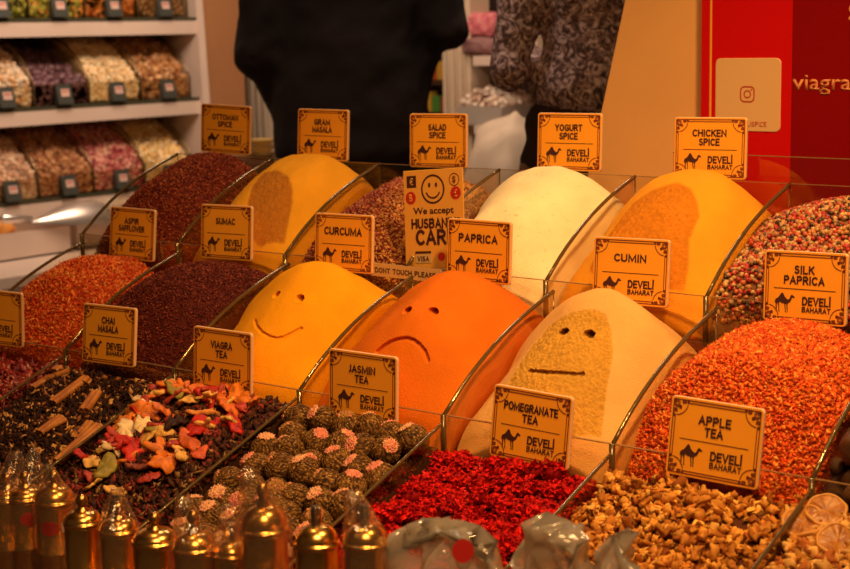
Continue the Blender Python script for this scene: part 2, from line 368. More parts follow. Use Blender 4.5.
grainpile('safflower_pile','bright orange red flaky spice pile at the left end of the middle row',2,-1,heap([-.022,.028,.083,.107,.110,.104,.10],S=(.046,.061,.071),pw=1.7,seed=27),
    9000,[octa(1.9,.4,.3),octa(1.4,.7,.3)],.0026,[(.68,.085,.014),(.80,.19,.03),(.50,.035,.010),(.86,.31,.07)],basecol=(.45,.06,.012))
grainpile('sumac_pile','very dark maroon spice pile in the middle row beside the smiling yellow heap',2,0,heap([-.022,.027,.083,.108,.114,.113,.108],S=(.047,.057,.03),pw=2.5,seed=29),
    10000,O,.0019,[(.11,.014,.010),(.17,.028,.016),(.07,.01,.008),(.26,.06,.03)],basecol=(.09,.012,.01))
grainpile('silk_paprika_pile','large heap of red orange chilli flakes at the right end of the middle row',2,4,heap([-.022,.026,.088,.103,.112,.116,.111],S=(.057,.063,.055),pw=2.5,seed=31),
    15000,[octa(1.2,.85,.5),octa(1.5,.8,.4)],.0028,[(.70,.12,.015),(.82,.23,.03),(.52,.05,.010),(.88,.36,.07),(.66,.09,.015)],[4,3,3,.8,3],basecol=(.65,.13,.02),layers=1.2)
# ------------------------------------------------------------------ display stand
disp=empty('tiered_spice_display',(1.0,-.17,0))
tag(disp,'three tier spice display stand with curved glass dividers between its bins','display stand')
DO=(1.0,-.17,0)
XA,XB=-.02,1.85
def dp(mb,name,m,smooth=False): return mb.build(name,m,disp,DO,smooth)
for row in (1,2,3):
    R=ROW[row]; b=MB(); zt=R['z0']-BASE; xa=R['x0']-(0 if row==1 else P if row==2 else 2*P)-.012
    y0=R['y0']-.006; y1={1:.236,2:R['y0']+R['d']+.0,3:R['y0']+R['d']+.0}[row]
    y1={1:.238,2:-.0075,3:-.2602}[row]
    b.box((xa,y0,0),(XB,y1,zt)); dp(b,'tier_box',M['tray'])
    # front and back glass
    g=MB().box((xa+.004,R['y0']-.003,zt),(XB,R['y0']+.001,R['z0'])); dp(g,'front_glass',M['glass'])
    g=MB().box((xa+.004,R['y0']-.0032,R['z0']),(XB,R['y0']+.0012,R['z0']+.0008)); dp(g,'front_glass_rim',M['rail'])
    yb=R['y0']+R['d']-.001
    if row==1:
      g=MB().box((xa+.004,yb,zt),(XB,yb+.003,R['z0']+R['h'])); dp(g,'back_glass',M['glass'])
      g=MB().box((xa+.004,yb-.0003,R['z0']+R['h']),(XB,yb+.0033,R['z0']+R['h']+.0008)); dp(g,'back_glass_rim',M['rail'])
    prof=PROF if row<3 else [(0,0),(.5,.5),(1,1)]
    tt=np.linspace(0,1,15); pz=smoothinterp(tt,[p[0] for p in prof],[p[1] for p in prof]) if row<3 else tt
    for i in ({1:range(0,7),2:range(-1,6),3:range(-2,6)}[row]):
        x=R['x0']+i*P
        if x>XB: continue
        pts=[(R['y0']+t*R['d'],R['z0']+z*R['h']) for t,z in zip(tt,pz)]
        g=MB().prism([(pts[0][0],zt)]+pts+[(pts[-1][0],zt)],'x',x-.002,x+.002); dv=dp(g,'glass_divider',M['glass'])
        e=MB(); e.tube([(x,p[0],p[1]) for p in pts],.0027 if row<3 else .0022,8)
        e.tube([(x,pts[0][0]-.002,pts[0][1]+.001),(x,pts[0][0]-.002,zt)],.0036 if row<3 else .0026,8)
        if row<3: e.tube([(x,pts[-1][0],pts[-1][1]),(x,pts[-1][0],zt+.03)],.0009,6)
        e.build('polished_edge',M['edge'],dv,DO,True)
# clear guard strip behind the back row
g=MB().box((1.0,.262,Z0-.06),(XB,.264,Z0+.152)); dp(g,'guard_strip',M['glass']); g=MB().box((1.0,.2618,Z0+.152),(XB,.2642,Z0+.1532)); dp(g,'guard_rim',M['rail'])
b=MB().box((-.5,-.86,0),(1.95,-.591,Z0-.43)); dp(b,'front_ledge',M['tray'])
b=MB().box((-.02-.02,.24,0),(XB,.40,Z0-.06)); dp(b,'rear_cabinet',M['tray'])
# strip label on the middle front glass
sl=MB().box((.655,-.0062,Z0-.0175),(.785,-.0036,Z0+.001)).build('strip_label',M['strip'],disp,DO)
# ------------------------------------------------------------------ lettering
FONT={}
def text(s,w,h,m,parent,x,y,z,bold=.0,ext=.0002,rotx=math.pi/2,rotz=0,name='lettering'):
    """centred text that is w wide and its capitals h high, in the parent's local XZ plane at y"""
    c=bpy.data.curves.new(name,'FONT'); c.body=s; c.align_x='CENTER'; c.align_y='CENTER'; c.size=1.; c.extrude=0.; c.offset=bold
    c.resolution_u=3; c.materials.append(m); o=bpy.data.objects.new(name,c); COL.objects.link(o)
    bpy.context.view_layer.update(); bb=[Vector(v) for v in o.bound_box]; bw=max(v.x for v in bb)-min(v.x for v in bb); bh=max(v.y for v in bb)-min(v.y for v in bb)
    cx=(max(v.x for v in bb)+min(v.x for v in bb))/2; cy=(max(v.y for v in bb)+min(v.y for v in bb))/2
    sx=w/bw; sy=h/bh
    dg=bpy.context.evaluated_depsgraph_get(); me=bpy.data.meshes.new_from_object(o.evaluated_get(dg)); bpy.data.objects.remove(o); bpy.data.curves.remove(c)
    me.transform(Matrix.Diagonal((sx,sy,1,1))@Matrix.Translation((-cx,-cy,0)))
    bm=bmesh.new(); bm.from_mesh(me); r=bmesh.ops.extrude_face_region(bm,geom=bm.faces[:]); 
    for v in [g for g in r['geom'] if isinstance(g,bmesh.types.BMVert)]: v.co.z+=ext
    bmesh.ops.recalc_face_normals(bm,faces=bm.faces); bm.to_mesh(me); bm.free(); me.name=name
    o=bpy.data.objects.new(name,me); COL.objects.link(o)
    if not me.materials: me.materials.append(m)
    o.parent=parent; o.location=(x,y,z); o.rotation_euler=(rotx,0,rotz); return o
SW,SH=.1077,.0855

def arc(cx,cy,rx,ry,a0,a1,n=7): return [(cx+rx*math.cos(math.radians(a0+(a1-a0)*k/(n-1))),cy+ry*math.sin(math.radians(a0+(a1-a0)*k/(n-1)))) for k in range(n)]
_B=[(0,0),(0,1),(.32,1)]+arc(.32,.77,.24,.23,90,-90)+[(0,.54)]
GL={'A':(.66,[[(0,0),(.33,1),(.66,0)],[(.12,.32),(.54,.32)]]),'B':(.60,[_B,[(.30,.54)]+arc(.32,.27,.27,.27,90,-90)+[(0,0),(0,.5)]]),
'C':(.60,[arc(.34,.5,.34,.5,50,310,13)]),'D':(.64,[[(0,0),(0,1),(.26,1)]+arc(.26,.5,.38,.5,90,-90,11)+[(0,0)]]),
'E':(.48,[[(.48,1),(0,1),(0,0),(.48,0)],[(0,.52),(.42,.52)]]),'F':(.46,[[(.46,1),(0,1),(0,0)],[(0,.5),(.40,.5)]]),
'G':(.66,[arc(.36,.5,.36,.5,50,300,13)+[(.64,.1),(.64,.46),(.40,.46)]]),'H':(.62,[[(0,0),(0,1)],[(.62,0),(.62,1)],[(0,.52),(.62,.52)]]),
'I':(.04,[[(.02,0),(.02,1)]]),'İ':(.04,[[(.02,0),(.02,1)],[(.02,1.16),(.02,1.32)]]),'J':(.34,[[(.34,1),(.34,.2)]+arc(.16,.2,.18,.2,0,-110,6)]),
'K':(.56,[[(0,0),(0,1)],[(.54,1),(.04,.46)],[(.18,.6),(.58,0)]]),'L':(.46,[[(0,1),(0,0),(.46,0)]]),'M':(.84,[[(0,0),(.02,1),(.42,.12),(.82,1),(.84,0)]]),
'N':(.62,[[(0,0),(0,1),(.62,0),(.62,1)]]),'O':(.72,[arc(.36,.5,.36,.5,0,360,19)]),'P':(.54,[[(0,0),(0,1),(.28,1)]+arc(.28,.74,.27,.26,90,-90)+[(0,.48)]]),
'R':(.58,[[(0,0),(0,1),(.28,1)]+arc(.28,.75,.27,.25,90,-90)+[(0,.5)],[(.26,.5),(.58,0)]]),
'S':(.50,[arc(.26,.76,.23,.24,50,180,6)+arc(.25,.74,.22,.22,200,268,4)+arc(.24,.26,.25,.26,80,-90,7)+arc(.24,.25,.24,.25,-100,-150,3)]),
'T':(.58,[[(0,1),(.58,1)],[(.29,1),(.29,0)]]),'U':(.62,[[(0,1),(0,.3)]+arc(.31,.3,.31,.3,180,360,9)+[(.62,1)]]),'V':(.64,[[(0,1),(.32,0),(.64,1)]]),
'W':(.9,[[(0,1),(.2,0),(.45,.8),(.7,0),(.9,1)]]),'Y':(.60,[[(0,1),(.3,.46),(.60,1)],[(.3,.46),(.3,0)]]),"'":(.02,[[(.01,1.02),(.01,.74)]]),' ':(.22,[])}
def mstroke(pts,w):
    """ribbon with mitred corners"""
    p=[np.array(q,float) for q in pts]; n=len(p); cl=np.linalg.norm(p[0]-p[-1])<1e-6; out=[]
    for i in range(n):
        a=p[i]-p[i-1] if i>0 else (p[-1]-p[-2] if cl else p[1]-p[0]); b=p[i+1]-p[i] if i<n-1 else (p[1]-p[0] if cl else p[-1]-p[-2])
        a=a/(np.linalg.norm(a)+1e-9); b=b/(np.linalg.norm(b)+1e-9); na=np.array([-a[1],a[0]]); nb=np.array([-b[1],b[0]]); m=na+nb; l=np.linalg.norm(m)
        m=na if l<.3 else m/l; k=min(1/max(m@na,.45),2.2); e=np.zeros(2)
        if not cl and i==0: e=-a*w*.5
        if not cl and i==n-1: e=b*w*.5
        out+=[p[i]+m*w/2*k+e,p[i]-m*w/2*k+e]
    return out,[(2*i,2*i+1,2*i+3,2*i+2) for i in range(n-1)]
def caps(s,w,h,m,parent,x,y,z,wt=.205,name='lettering'):
    """bold capitals, w wide and h high, centred on x, z in the parent's local XZ plane at y"""
    adv=[];X=0
    for ch in s: adv.append(X); X+=GL[ch][0]+(.30 if ch!="'" else .2)
    X-=.30; tw=wt*h; kx=(w-tw)/X; ky=h-tw; b=MB()
    for ch,a in zip(s,adv):
        for pl in GL[ch][1]:
            pts=[((a+q[0])*kx-(w-tw)/2,(q[1]-.5)*ky) for q in pl]; v,f=mstroke(pts,tw*min(1,kx/ky*1.15)); b.add([(x+q[0],y-.0003,z+q[1]) for q in v],f)
    return b.build(name,m,parent,fix=False)
def stroke(pts,w,closed_=False):
    pts=[np.array(p,float) for p in pts]; n=len(pts); out=[]
    for i in range(n):
        a=pts[(i-1)%n] if (closed_ or i>0) else pts[i]; b=pts[(i+1)%n] if (closed_ or i<n-1) else pts[i]
        t=b-a; t/=np.linalg.norm(t)+1e-9; nn=np.array([-t[1],t[0]]); ww=w[i] if isinstance(w,(list,tuple)) else w
        out+= [pts[i]+nn*ww/2,pts[i]-nn*ww/2]
    f=[(2*i,2*i+1,(2*i+3)%(2*n),(2*i+2)%(2*n)) for i in range(n if closed_ else n-1)]
    return out,f
def ornament():
    b=MB(); hw,hh=SW/2,SH/2
    def put(pts,w,c=False):
        v,f=stroke(pts,w,c); b.add([(p[0],0,p[1]+hh) for p in v],f)
    def rr(ins,r,concave=True,n=7):
        pts=[]
        for cx,cy,a0 in ((hw-ins,hh-ins,0),(-hw+ins,hh-ins,90),(-hw+ins,-hh+ins,180),(hw-ins,-hh+ins,270)):
            for k in range(n):
                if concave:
                    a=math.radians(a0+270-90*k/(n-1)); pts.append((cx+r*math.cos(a),cy+r*math.sin(a)))
                else:
                    a=math.radians(a0+90*k/(n-1)); sx=-1 if cx>0 else 1; sy=-1 if cy>0 else 1; pts.append((cx+sx*r+r*math.cos(a),cy+sy*r+r*math.sin(a)))
        return pts
    put(rr(.0034,.002,False),.0013,True)
    put(rr(.0062,.0142,True,9),.0012,True)
    for sx in (1,-1):
        for sz in (1,-1):
            for cx,cy,r0,dr in ((.0078,.0078,.0042,1),(.0155,.0056,.0023,-1),(.0056,.0155,.0023,-1),(.0046,.0046,.0014,1),(.0118,.0113,.0016,1),(.0205,.0048,.0013,1),(.0048,.0205,.0013,1)):
                pts=[];ws=[]
                for k in range(22):
                    a=dr*k*.62+.8; r=r0*(1-k/26); pts.append((sx*(hw-cx-r*math.cos(a)),sz*(hh-cy-r*math.sin(a)))); ws.append(.0017*(1-k/40))
                put(pts,ws)
    return b
_ob=ornament().build('ornament_border',M['border'],fix=False); ORN=_ob.data; bpy.data.objects.remove(_ob)
CAMEL=[(-.46,.06),(-.42,.14),(-.36,.17),(-.30,.20),(-.22,.30),(-.14,.43),(-.07,.47),(-.01,.42),(.06,.28),(.13,.20),(.19,.16),(.24,.13),(.29,.14),(.34,.20),(.37,.30),(.42,.37),(.49,.38),(.53,.33),(.61,.29),(.62,.24),(.54,.23),(.47,.24),(.44,.15),(.38,.03),(.30,-.03),(.25,-.06),(.235,-.20),(.25,-.32),(.235,-.45),(.27,-.50),(.205,-.50),(.195,-.34),(.185,-.22),(.16,-.08),(.12,-.10),(.125,-.22),(.15,-.34),(.145,-.46),(.17,-.51),(.105,-.51),(.10,-.36),(.075,-.24),(.05,-.08),(-.10,-.06),(-.20,.0),(-.23,-.10),(-.21,-.24),(-.225,-.36),(-.205,-.46),(-.185,-.50),(-.25,-.50),(-.265,-.36),(-.26,-.24),(-.30,-.10),(-.33,-.06),(-.355,-.18),(-.345,-.30),(-.36,-.44),(-.335,-.49),(-.40,-.49),(-.405,-.32),(-.42,-.16),(-.42,-.04),(-.45,-.10),(-.47,-.02)]
def camel_mesh():
    from mathutils.geometry import tessellate_polygon
    tr=tessellate_polygon([[Vector((x,z,0)) for x,z in CAMEL]]); me=bpy.data.meshes.new('camel_logo'); me.from_pydata([(x,0,z) for x,z in CAMEL],[],[tuple(t) for t in tr]); me.materials.append(M['ink']); me.transform(Matrix.Scale(.0240,4)); return me
CML=camel_mesh()
def board_mesh(W,H,r=.0045,th=.004):
    pts=[]
    for cx,cz,a0 in ((W/2-r,H-r,0),(-W/2+r,H-r,90),(-W/2+r,r,180),(W/2-r,r,270)):
        for k in range(5): a=math.radians(a0+90*k/4); pts.append((cx+r*math.cos(a),cz+r*math.sin(a)))
    n=len(pts); e=.0007; b=MB(); cen=(0,H/2)
    def ins(p): return (p[0]*(1-2*e/W*1.0),H/2+(p[1]-H/2)*(1-2*e/H))
    v=[(ins(p)[0],0,ins(p)[1]) for p in pts]+[(p[0],e,p[1]) for p in pts]+[(p[0],th,p[1]) for p in pts]
    b.add(v,[tuple(range(n))],0); b.f[-1]=tuple(range(n))
    b.f+=[(i,(i+1)%n,n+(i+1)%n,n+i) for i in range(n)]+[(n+i,n+(i+1)%n,2*n+(i+1)%n,2*n+i) for i in range(n)]+[tuple(range(3*n-1,2*n-1,-1))]
    b.m+=[1]*(2*n)+[0]
    return b
_o=board_mesh(SW,SH).build('sign_board',[M['sign'],M['signedge']]); BRD=_o.data; bpy.data.objects.remove(_o)
caps('DONT TOUCH PLEASE',.112,.0078,M['ink'],sl,.72-1.0,-.0062+.17,Z0-.0085)
SIGNS=[ # key lines x y z yaw lean roll label
(['OTTOMAN','SPICE'],.112,.235,.124,.17,.029,-.047,'orange sign reading OTTOMAN SPICE, leftmost in the back row'),
(['GRAM','MASALA'],.344,.235,.120,.071,.065,-.011,'orange sign reading GRAM MASALA above a yellow heap'),
(['SALAD','SPICE'],.592,.235,.117,.093,.05,.01,'orange sign reading SALAD SPICE behind the husband joke card'),
(['YOGURT','SPICE'],.839,.235,.122,.083,.058,.003,'orange sign reading YOGURT SPICE above the cream white heap'),
(['CHICKEN','SPICE'],1.073,.235,.120,.093,.051,.007,'orange sign reading CHICKEN SPICE in front of the red banner'),
(['ASPIR','SAFFLOWER'],.136,-.012,-.033,.026,.106,-.006,'orange sign reading ASPIR SAFFLOWER behind the orange red flakes'),
(['SUMAC'],.361,-.012,-.016,.051,.088,.014,'orange sign reading SUMAC behind the dark maroon pile'),
(['CURCUMA'],.607,-.012,-.016,.06,.073,.007,'orange sign reading CURCUMA behind the smiling yellow heap'),
(['PAPRICA'],.854,-.012,-.010,.008,.067,.001,'orange sign reading PAPRICA behind the frowning orange heap'),
(['CUMIN'],1.095,-.012,-.019,.071,.116,.011,'orange sign reading CUMIN behind the pale heap with a straight mouth'),
(['SILK','PAPRICA'],1.335,-.012,-.019,-.039,.086,.027,'orange sign reading SILK PAPRICA at the right edge of the photo'),
(['HIBISCUS'],.111,-.268,-.136,.2,.026,-.028,'orange sign cut off by the left edge of the photo'),
(['CHAI','MASALA'],.375,-.268,-.136,.064,.118,.008,'orange sign reading CHAI MASALA behind the cinnamon sticks'),
(['VIAGRA','TEA'],.611,-.268,-.146,.042,.057,-.006,'orange sign reading VIAGRA TEA behind the dried fruit'),
(['JASMIN','TEA'],.863,-.268,-.149,.059,.038,-.007,'orange sign reading JASMIN TEA behind the round tea balls'),
(['POMEGRANATE','TEA'],1.116,-.268,-.165,.045,.11,-.033,'orange sign reading POMEGRANATE TEA behind the red dried flowers'),
(['APPLE','TEA'],1.353,-.268,-.147,.041,.144,-.023,'orange sign reading APPLE TEA, the nearest sign')]
WID={'OTTOMAN':.056,'SPICE':.031,'GRAM':.034,'MASALA':.042,'SALAD':.034,'YOGURT':.046,'CHICKEN':.051,'ASPIR':.034,'SAFFLOWER':.062,'SUMAC':.041,'CURCUMA':.070,'PAPRICA':.066,'CUMIN':.046,'SILK':.026,'CHAI':.027,'VIAGRA':.040,'TEA':.022,'JASMIN':.043,'POMEGRANATE':.074,'APPLE':.038,'HIBISCUS':.05}
for lines,x,y,z,yw,le,ro,lab in SIGNS:
    if lines==['HIBISCUS']: lines=[]
    # local: x along sign, z up, front faces -y
    Rm=Matrix.Rotation(yw,4,'Z')@Matrix.Rotation(-le,4,'X')@Matrix.Rotation(-ro,4,'Y')
    s=empty('spice_sign',(x,y,z+Z0),Rm.to_euler()); tag(s,lab,'sign','spice name signs')
    link('sign_board',BRD,s); o=link('ornament_border',ORN,s,(0,-.0003,0))
    one=len(lines)==1
    for k,t in enumerate(lines):
        hcap=.0102 if not one else .0118
        if t in('SUMAC','CUMIN'): hcap=.0102
        if t in('CURCUMA','PAPRICA') and one: wd=WID[t]
        else: wd=WID[t]*(.8 if t=='PAPRICA' else 1)
        yy=SH*(1-(.30 if one else (.255,.40)[k]))
        caps(t,wd,hcap,M['ink'],s,-.0008,-.0002,yy)
    v,f=stroke([(-.040,0),(.040,0)],.0009); MB().add([(p[0],-.0003,p[1]+SH*.475) for p in v],f).build('divider_line',M['ink'],s,fix=False)
    link('camel_logo',CML,s,(-.0270,-.0003,SH*.285))
    caps('DEVELİ',.0370,.0102,M['ink'],s,.0158,-.0002,SH*.315)
    caps('BAHARAT',.0370,.0066,M['ink'],s,.0158,-.0002,SH*.198)
# husband card
hc=empty('joke_card',(.761,.012,Z0-.001),(Matrix.Rotation(.02,4,'Z')@Matrix.Rotation(-.10,4,'X')@Matrix.Rotation(-.09,4,'Y')).to_euler())
tag(hc,'yellowish card with a smiley reading We accept HUSBAND\'S CARD','card')
CW,CH=.106,.140
b=board_mesh(CW,CH,.001,.0012); b.build('card_sheet',[M['paper'],M['paper']],hc)
text('We accept',.072,.0125,M['ink'],hc,0,-.0002,CH*.575,bold=.022)
caps('HUSBAND\'S',.088,.0145,M['ink'],hc,.004,-.0002,CH*.455)
caps('CARD',.074,.0225,M['ink'],hc,.004,-.0002,CH*.315)
sm=MB(); n=28
v,f=stroke([(.0195*math.cos(k*math.tau/n),.0195*math.sin(k*math.tau/n)) for k in range(n)],.0028,True); sm.add([(p[0],-.0003,p[1]+CH*.80) for p in v],f)
v,f=stroke([(.0125*math.cos(a),.0125*math.sin(a)) for a in np.linspace(math.radians(200),math.radians(340),12)],.0024); sm.add([(p[0],-.0003,p[1]+CH*.80) for p in v],f)
for sx in(-1,1): sm.add([(sx*.006+.0021*math.cos(a),-.0003,CH*.80+.006+.0036*math.sin(a)) for a in np.linspace(0,math.tau,12)[:-1]],[tuple(range(11))])
sm.build('smiley',M['ink'],hc,fix=False)
def disc(r,cx,cz,y,n=20): return [(cx+r*math.cos(a),y,cz+r*math.sin(a)) for a in np.linspace(0,math.tau,n+1)[:-1]]
def icon(cx,cz,kind,ch,m1,m2):
    b=MB()
    if kind=='sq': b.add([(cx-.0085,-.0003,cz-.0085),(cx+.0085,-.0003,cz-.0085),(cx+.0085,-.0003,cz+.0085),(cx-.0085,-.0003,cz+.0085)],[(0,1,2,3)])
    elif kind=='disc': b.add(disc(.0092,cx,cz,-.0003),[tuple(range(20))])
    else:
        v,f=stroke([(cx+.0085*math.cos(k*math.tau/20),cz+.0085*math.sin(k*math.tau/20)) for k in range(20)],.0014,True); b.add([(p[0],-.0003,p[1]) for p in v],f)
    o=b.build('currency_icon',m1,hc,fix=False); text(ch,.0062,.0105,m2,o,cx,-.0005,cz,bold=.01)
icon(-.038,CH*.885,'sq','€',M['ink'],M['paper']); icon(.038,CH*.885,'ring','$',M['border'],M['border'])
icon(-.040,CH*.72,'disc','฿' if False else 'B',M['redlabel'],M['paper']); icon(.040,CH*.75,'disc','£',M['redlabel'],M['paper'])
b=MB().box((-.034,-.0006,CH*.055),(-.006,-.0002,CH*.175)); o=b.build('payment_badge',M['strip'],hc)
MB().box((-.034,-.0009,CH*.15),(-.006,-.0005,CH*.175)).build('badge_bar',M['ink'],o)
caps('VISA',.021,.0075,M['ink'],o,-.020,-.0008,CH*.098)
b=MB(); b.add(disc(.0062,.012,CH*.115,-.0003),[tuple(range(20))]); b.build('payment_badge',M['redlabel'],hc,fix=False)
# ------------------------------------------------------------------ front row: countable things
def hf3(z_back=-.014,z_front=-.02,seed=0,amp=.004,hump=.012):
    R=ROW[3]
    def f(u,t,x,y): return R['h']*t+z_front*(1-t)+z_back*t+hump*(1-(2*u-1)**2)*np.sin(np.clip(t*1.05,0,1)*math.pi)**.7+amp*fbm(np.stack([x*30+seed,y*30,x*0],-1),3)
    return f
R3=ROW[3]
def top3(f,x,y):
    i=math.floor((x-R3['x0'])/P); u=np.array([(x-R3['x0']-i*P)/P]); t=np.array([(y-R3['y0'])/R3['d']])
    return R3['z0']+float(f(u,t,np.array([x]),np.array([y]))[0])
def copy_tree(o,parent=None):
    c=o.copy(); COL.objects.link(c); c.parent=parent
    for ch in list(o.children): copy_tree(ch,c)
    return c
def colmesh(name,v,f,c,m='attr',smooth=True): return mesh(name,v,f,M[m],smooth,col=c)
SLOPE=math.atan(.38)
# 1 tea balls
def tea_ball(seed):
    v,f=ico(5); a=np.arctan2(v[:,1],v[:,0]); el=np.arcsin(np.clip(v[:,2],-1,1))
    tw=a+el*.35+.22*fbm(v*1.6+seed,2); rid=np.sin(tw*23)*.5+np.sin(tw*41+seed)*.5+.7*fbm(v*5+seed,3)
    r=1+.022*rid*np.cos(el)**.5+.06*fbm(v*1.3+seed*3,2)
    k=np.clip(rid*.8+.30,0,1)[:,None]; c=np.array([.026,.010,.004])*(1-k)+np.array([.25,.115,.024])*k
    hl=(rng.random((len(v),1))<.07); c=np.where(hl,[.50,.27,.08],c)
    V=v*r[:,None]*[.0188,.0188,.0178]; me=colmesh('leaf_bundle',V,f,c,'attr')
    pv=[];pf=[];pcx=[];n0=0
    for k in range(60):
        th=math.sqrt(k/60)*.52; ph=k*2.4; d=np.array([math.sin(th)*math.cos(ph),math.sin(th)*math.sin(ph),math.cos(th)])
        tv,tf=octa(.0034,.0022,.0012); Rr=rotmats(1)[0]; w=tv@Rr.T+d*[.0190,.0190,.0186]; pv.append(w);pf.append(tf+n0);n0+=6
        base=np.array([.74,.26,.18]) if rng.random()<{1:.9,5:.5,9:.15,14:.1}[seed] else (np.array([.78,.42,.22]) if seed<14 else np.array([.40,.2,.06])); pcx.append(np.tile(base*(.8+.4*rng.random()),(6,1)))
    me2=colmesh('flower_tip',np.concatenate(pv),np.concatenate(pf),np.clip(np.concatenate(pcx),0,1),'attr',False)
    return me,me2
BALLM=[tea_ball(s) for s in (1,5,9,14)]
fb=hf3(-.030,-.035,41,.002,.0)
grainpile('crumbled_tea_leaves','dark crumbled tea leaves under the round tea balls',3,2,fb,1500,O,.003,[(.10,.05,.02),(.2,.1,.03)],basecol=(.05,.02,.01),cat='tea leaves')
def place_pile(protos,spots,label,cat,group):
    first={}
    for k,(mi,loc,rot,sc) in enumerate(spots):
        if mi in first: o=copy_tree(first[mi])
        else: o=protos[mi]; first[mi]=o
        o.location=loc; o.rotation_mode='ZYX'; o.rotation_euler=rot; o.scale=(sc,)*3
        tag(o,label,cat,group)
    for k,p in enumerate(protos):
        if k not in first:
            for ch in list(p.children): bpy.data.objects.remove(ch)
            bpy.data.objects.remove(p)
def ballproto(k):
    e=empty('tea_ball',(0,0,0)); link('leaf_bundle',BALLM[k][0],e); link('flower_tip',BALLM[k][1],e); return e
sp=[];xa=R3['x0']+2*P+.026;r_=.0375; j=0; yy=-.285
while yy>-.565:
    x=xa+(r_*.5 if j%2 else 0)
    while x<xa+P-.048:
        xx=x+rng.normal()*.0022; y2=yy+rng.normal()*.0025; z=top3(fb,xx,y2)+.013+rng.random()*.010
        # flower tips point up and out, in varied directions
        a=rng.random()*math.tau; tl=.35+.75*rng.random(); sp.append((int(rng.integers(0,4)),(xx,y2,z),(.35+.5*rng.normal(),-.25+.5*rng.normal(),rng.random()*6.28),.98+.14*rng.random())); x+=r_*1.02
    yy-=r_*.86; j+=1
place_pile([ballproto(k) for k in range(4)],sp,'round ball of rolled tea leaves with a pinkish flower tip in the jasmin tea bin','tea ball','blooming tea balls in the jasmin tea bin')
# 2 red dried flowers
def blossom(seed,n=210,R=.0190,pal=((.52,.005,.005),(.66,.012,.006),(.36,.003,.004),(.58,.008,.005))):
    V=[];F=[];C=[];n0=0; cv,cf=ico(2,.2); V.append(cv*R*.62);F.append(cf);C.append(np.tile((.32,.005,.008),(len(cv),1)));n0=len(cv)
    for k in range(n):
        d=rng.normal(size=3); d/=np.linalg.norm(d); d[2]=abs(d[2])*1.0-.15
        # curled petal: 3x4 grid bent
        g=[];
        w=R*(.15+.15*rng.random()); l=R*(.22+.22*rng.random()); cur=rng.normal()*1.5
        for a in range(4):
            for b in range(3):
                s_=a/3; q=(b-1); g.append((q*w*.5*(math.sin(.5+s_*2.2)),s_*l,math.sin(s_*cur*1.3)*l*.45+abs(q)*w*.28))
        g=np.array(g); f=np.array([(r*3+c,r*3+c+1,(r+1)*3+c+1,(r+1)*3+c) for r in range(3) for c in range(2)]); f=np.concatenate([f[:,[0,1,2]],f[:,[0,2,3]]])
        g=g@rotmats(1)[0].T+d*R*(.55+.28*rng.random()); V.append(g);F.append(f+n0);n0+=12; C.append(np.tile(np.array(pal[rng.integers(0,len(pal))])*(.8+.4*rng.random()),(12,1)))
    V=np.concatenate(V); V[:,2]*=.8
    return colmesh('dried_blossom',V,np.concatenate(F),np.clip(np.concatenate(C),0,1),'soft_attr',True)
ff=hf3(-.036,-.036,47,.004,.006)
grainpile('red_petal_bed','loose crimson petals under the red dried flowers',3,3,ff,5000,[octa(1.6,.9,.25)],.0035,[(.45,.01,.01),(.25,.005,.005),(.6,.03,.02)],basecol=(.05,.002,.002),cat='petals')
BM=[link('dried_blossom',blossom(s)) for s in range(4)]
sp=[]
for j in range(11):
    for i in range(7):
        x=R3['x0']+3*P+.021+i*.032+rng.normal()*.004+(.014 if j%2 else 0); y=-.288-j*.0285+rng.normal()*.004
        if x>R3['x0']+4*P-.02: continue
        sp.append((int(rng.integers(0,4)),(x,y,top3(ff,x,y)+.006+rng.random()*.011),(rng.normal()*.4,rng.normal()*.4,rng.random()*6.28),.85+.35*rng.random()))
place_pile(BM,sp,'crumpled crimson dried flower in the pomegranate tea bin','dried flower','red dried flowers in the pomegranate tea bin')
# 3 dried apple
def chunk(seed,fl=.42):
    """angular curled chip of dried apple"""
    v,f=ico(2); q=np.sign(v)*np.abs(v)**.62; k=1+.75*fbm(v*1.6+seed*7.7,3); V=q*k[:,None]*[1,.62,fl]; V[:,2]+=.55*np.sin(v[:,0]*2.4+seed)*np.cos(v[:,1]*1.5+seed*2)
    c=np.clip(.5+.6*fbm(v*2+seed,2),0,1)[:,None]; C=np.array([.78,.37,.06])*c+np.array([.34,.09,.010])*(1-c); return V,f,C
fa=hf3(-.021,-.034,53,.004,.010)
CH=[chunk(s) for s in range(5)]
grainpile('dried_apple_bed','small dried apple bits filling the apple tea bin',3,4,fa,1900,[(c[0],c[1]) for c in CH],.0052,[(.66,.29,.045),(.46,.16,.02),(.78,.42,.09),(.25,.07,.01)],[4,3,2,2],basecol=(.08,.02,.006),cat='dried apple',layers=1.5,tilt=.4)  # dark base colour stands in for the shade between the pieces
CM=[link('dried_apple_piece',colmesh('dried_apple_piece',c[0]*.0068,c[1],np.clip(c[2]*np.array([(.9,.88,.85),(.52,.38,.3),(1.0,.96,1.),(.72,.64,.55),(.85,.8,.8)])[k],0,1),'attr',False)) for k,c in enumerate(CH)]
sp=[]
for k in range(300):
    x=R3['x0']+4*P+.012+rng.random()*(P-.024); y=-.278-.27*rng.random()**1.0
    sp.append((int(rng.integers(0,5)),(x,y,top3(fa,x,y)+.006+rng.random()*.005),(rng.normal()*.6,rng.normal()*.6,rng.random()*6.28),.65+.6*rng.random()))
place_pile(CM,sp,'golden brown piece of dried apple in the apple tea bin','dried apple','dried apple pieces in the apple tea bin')
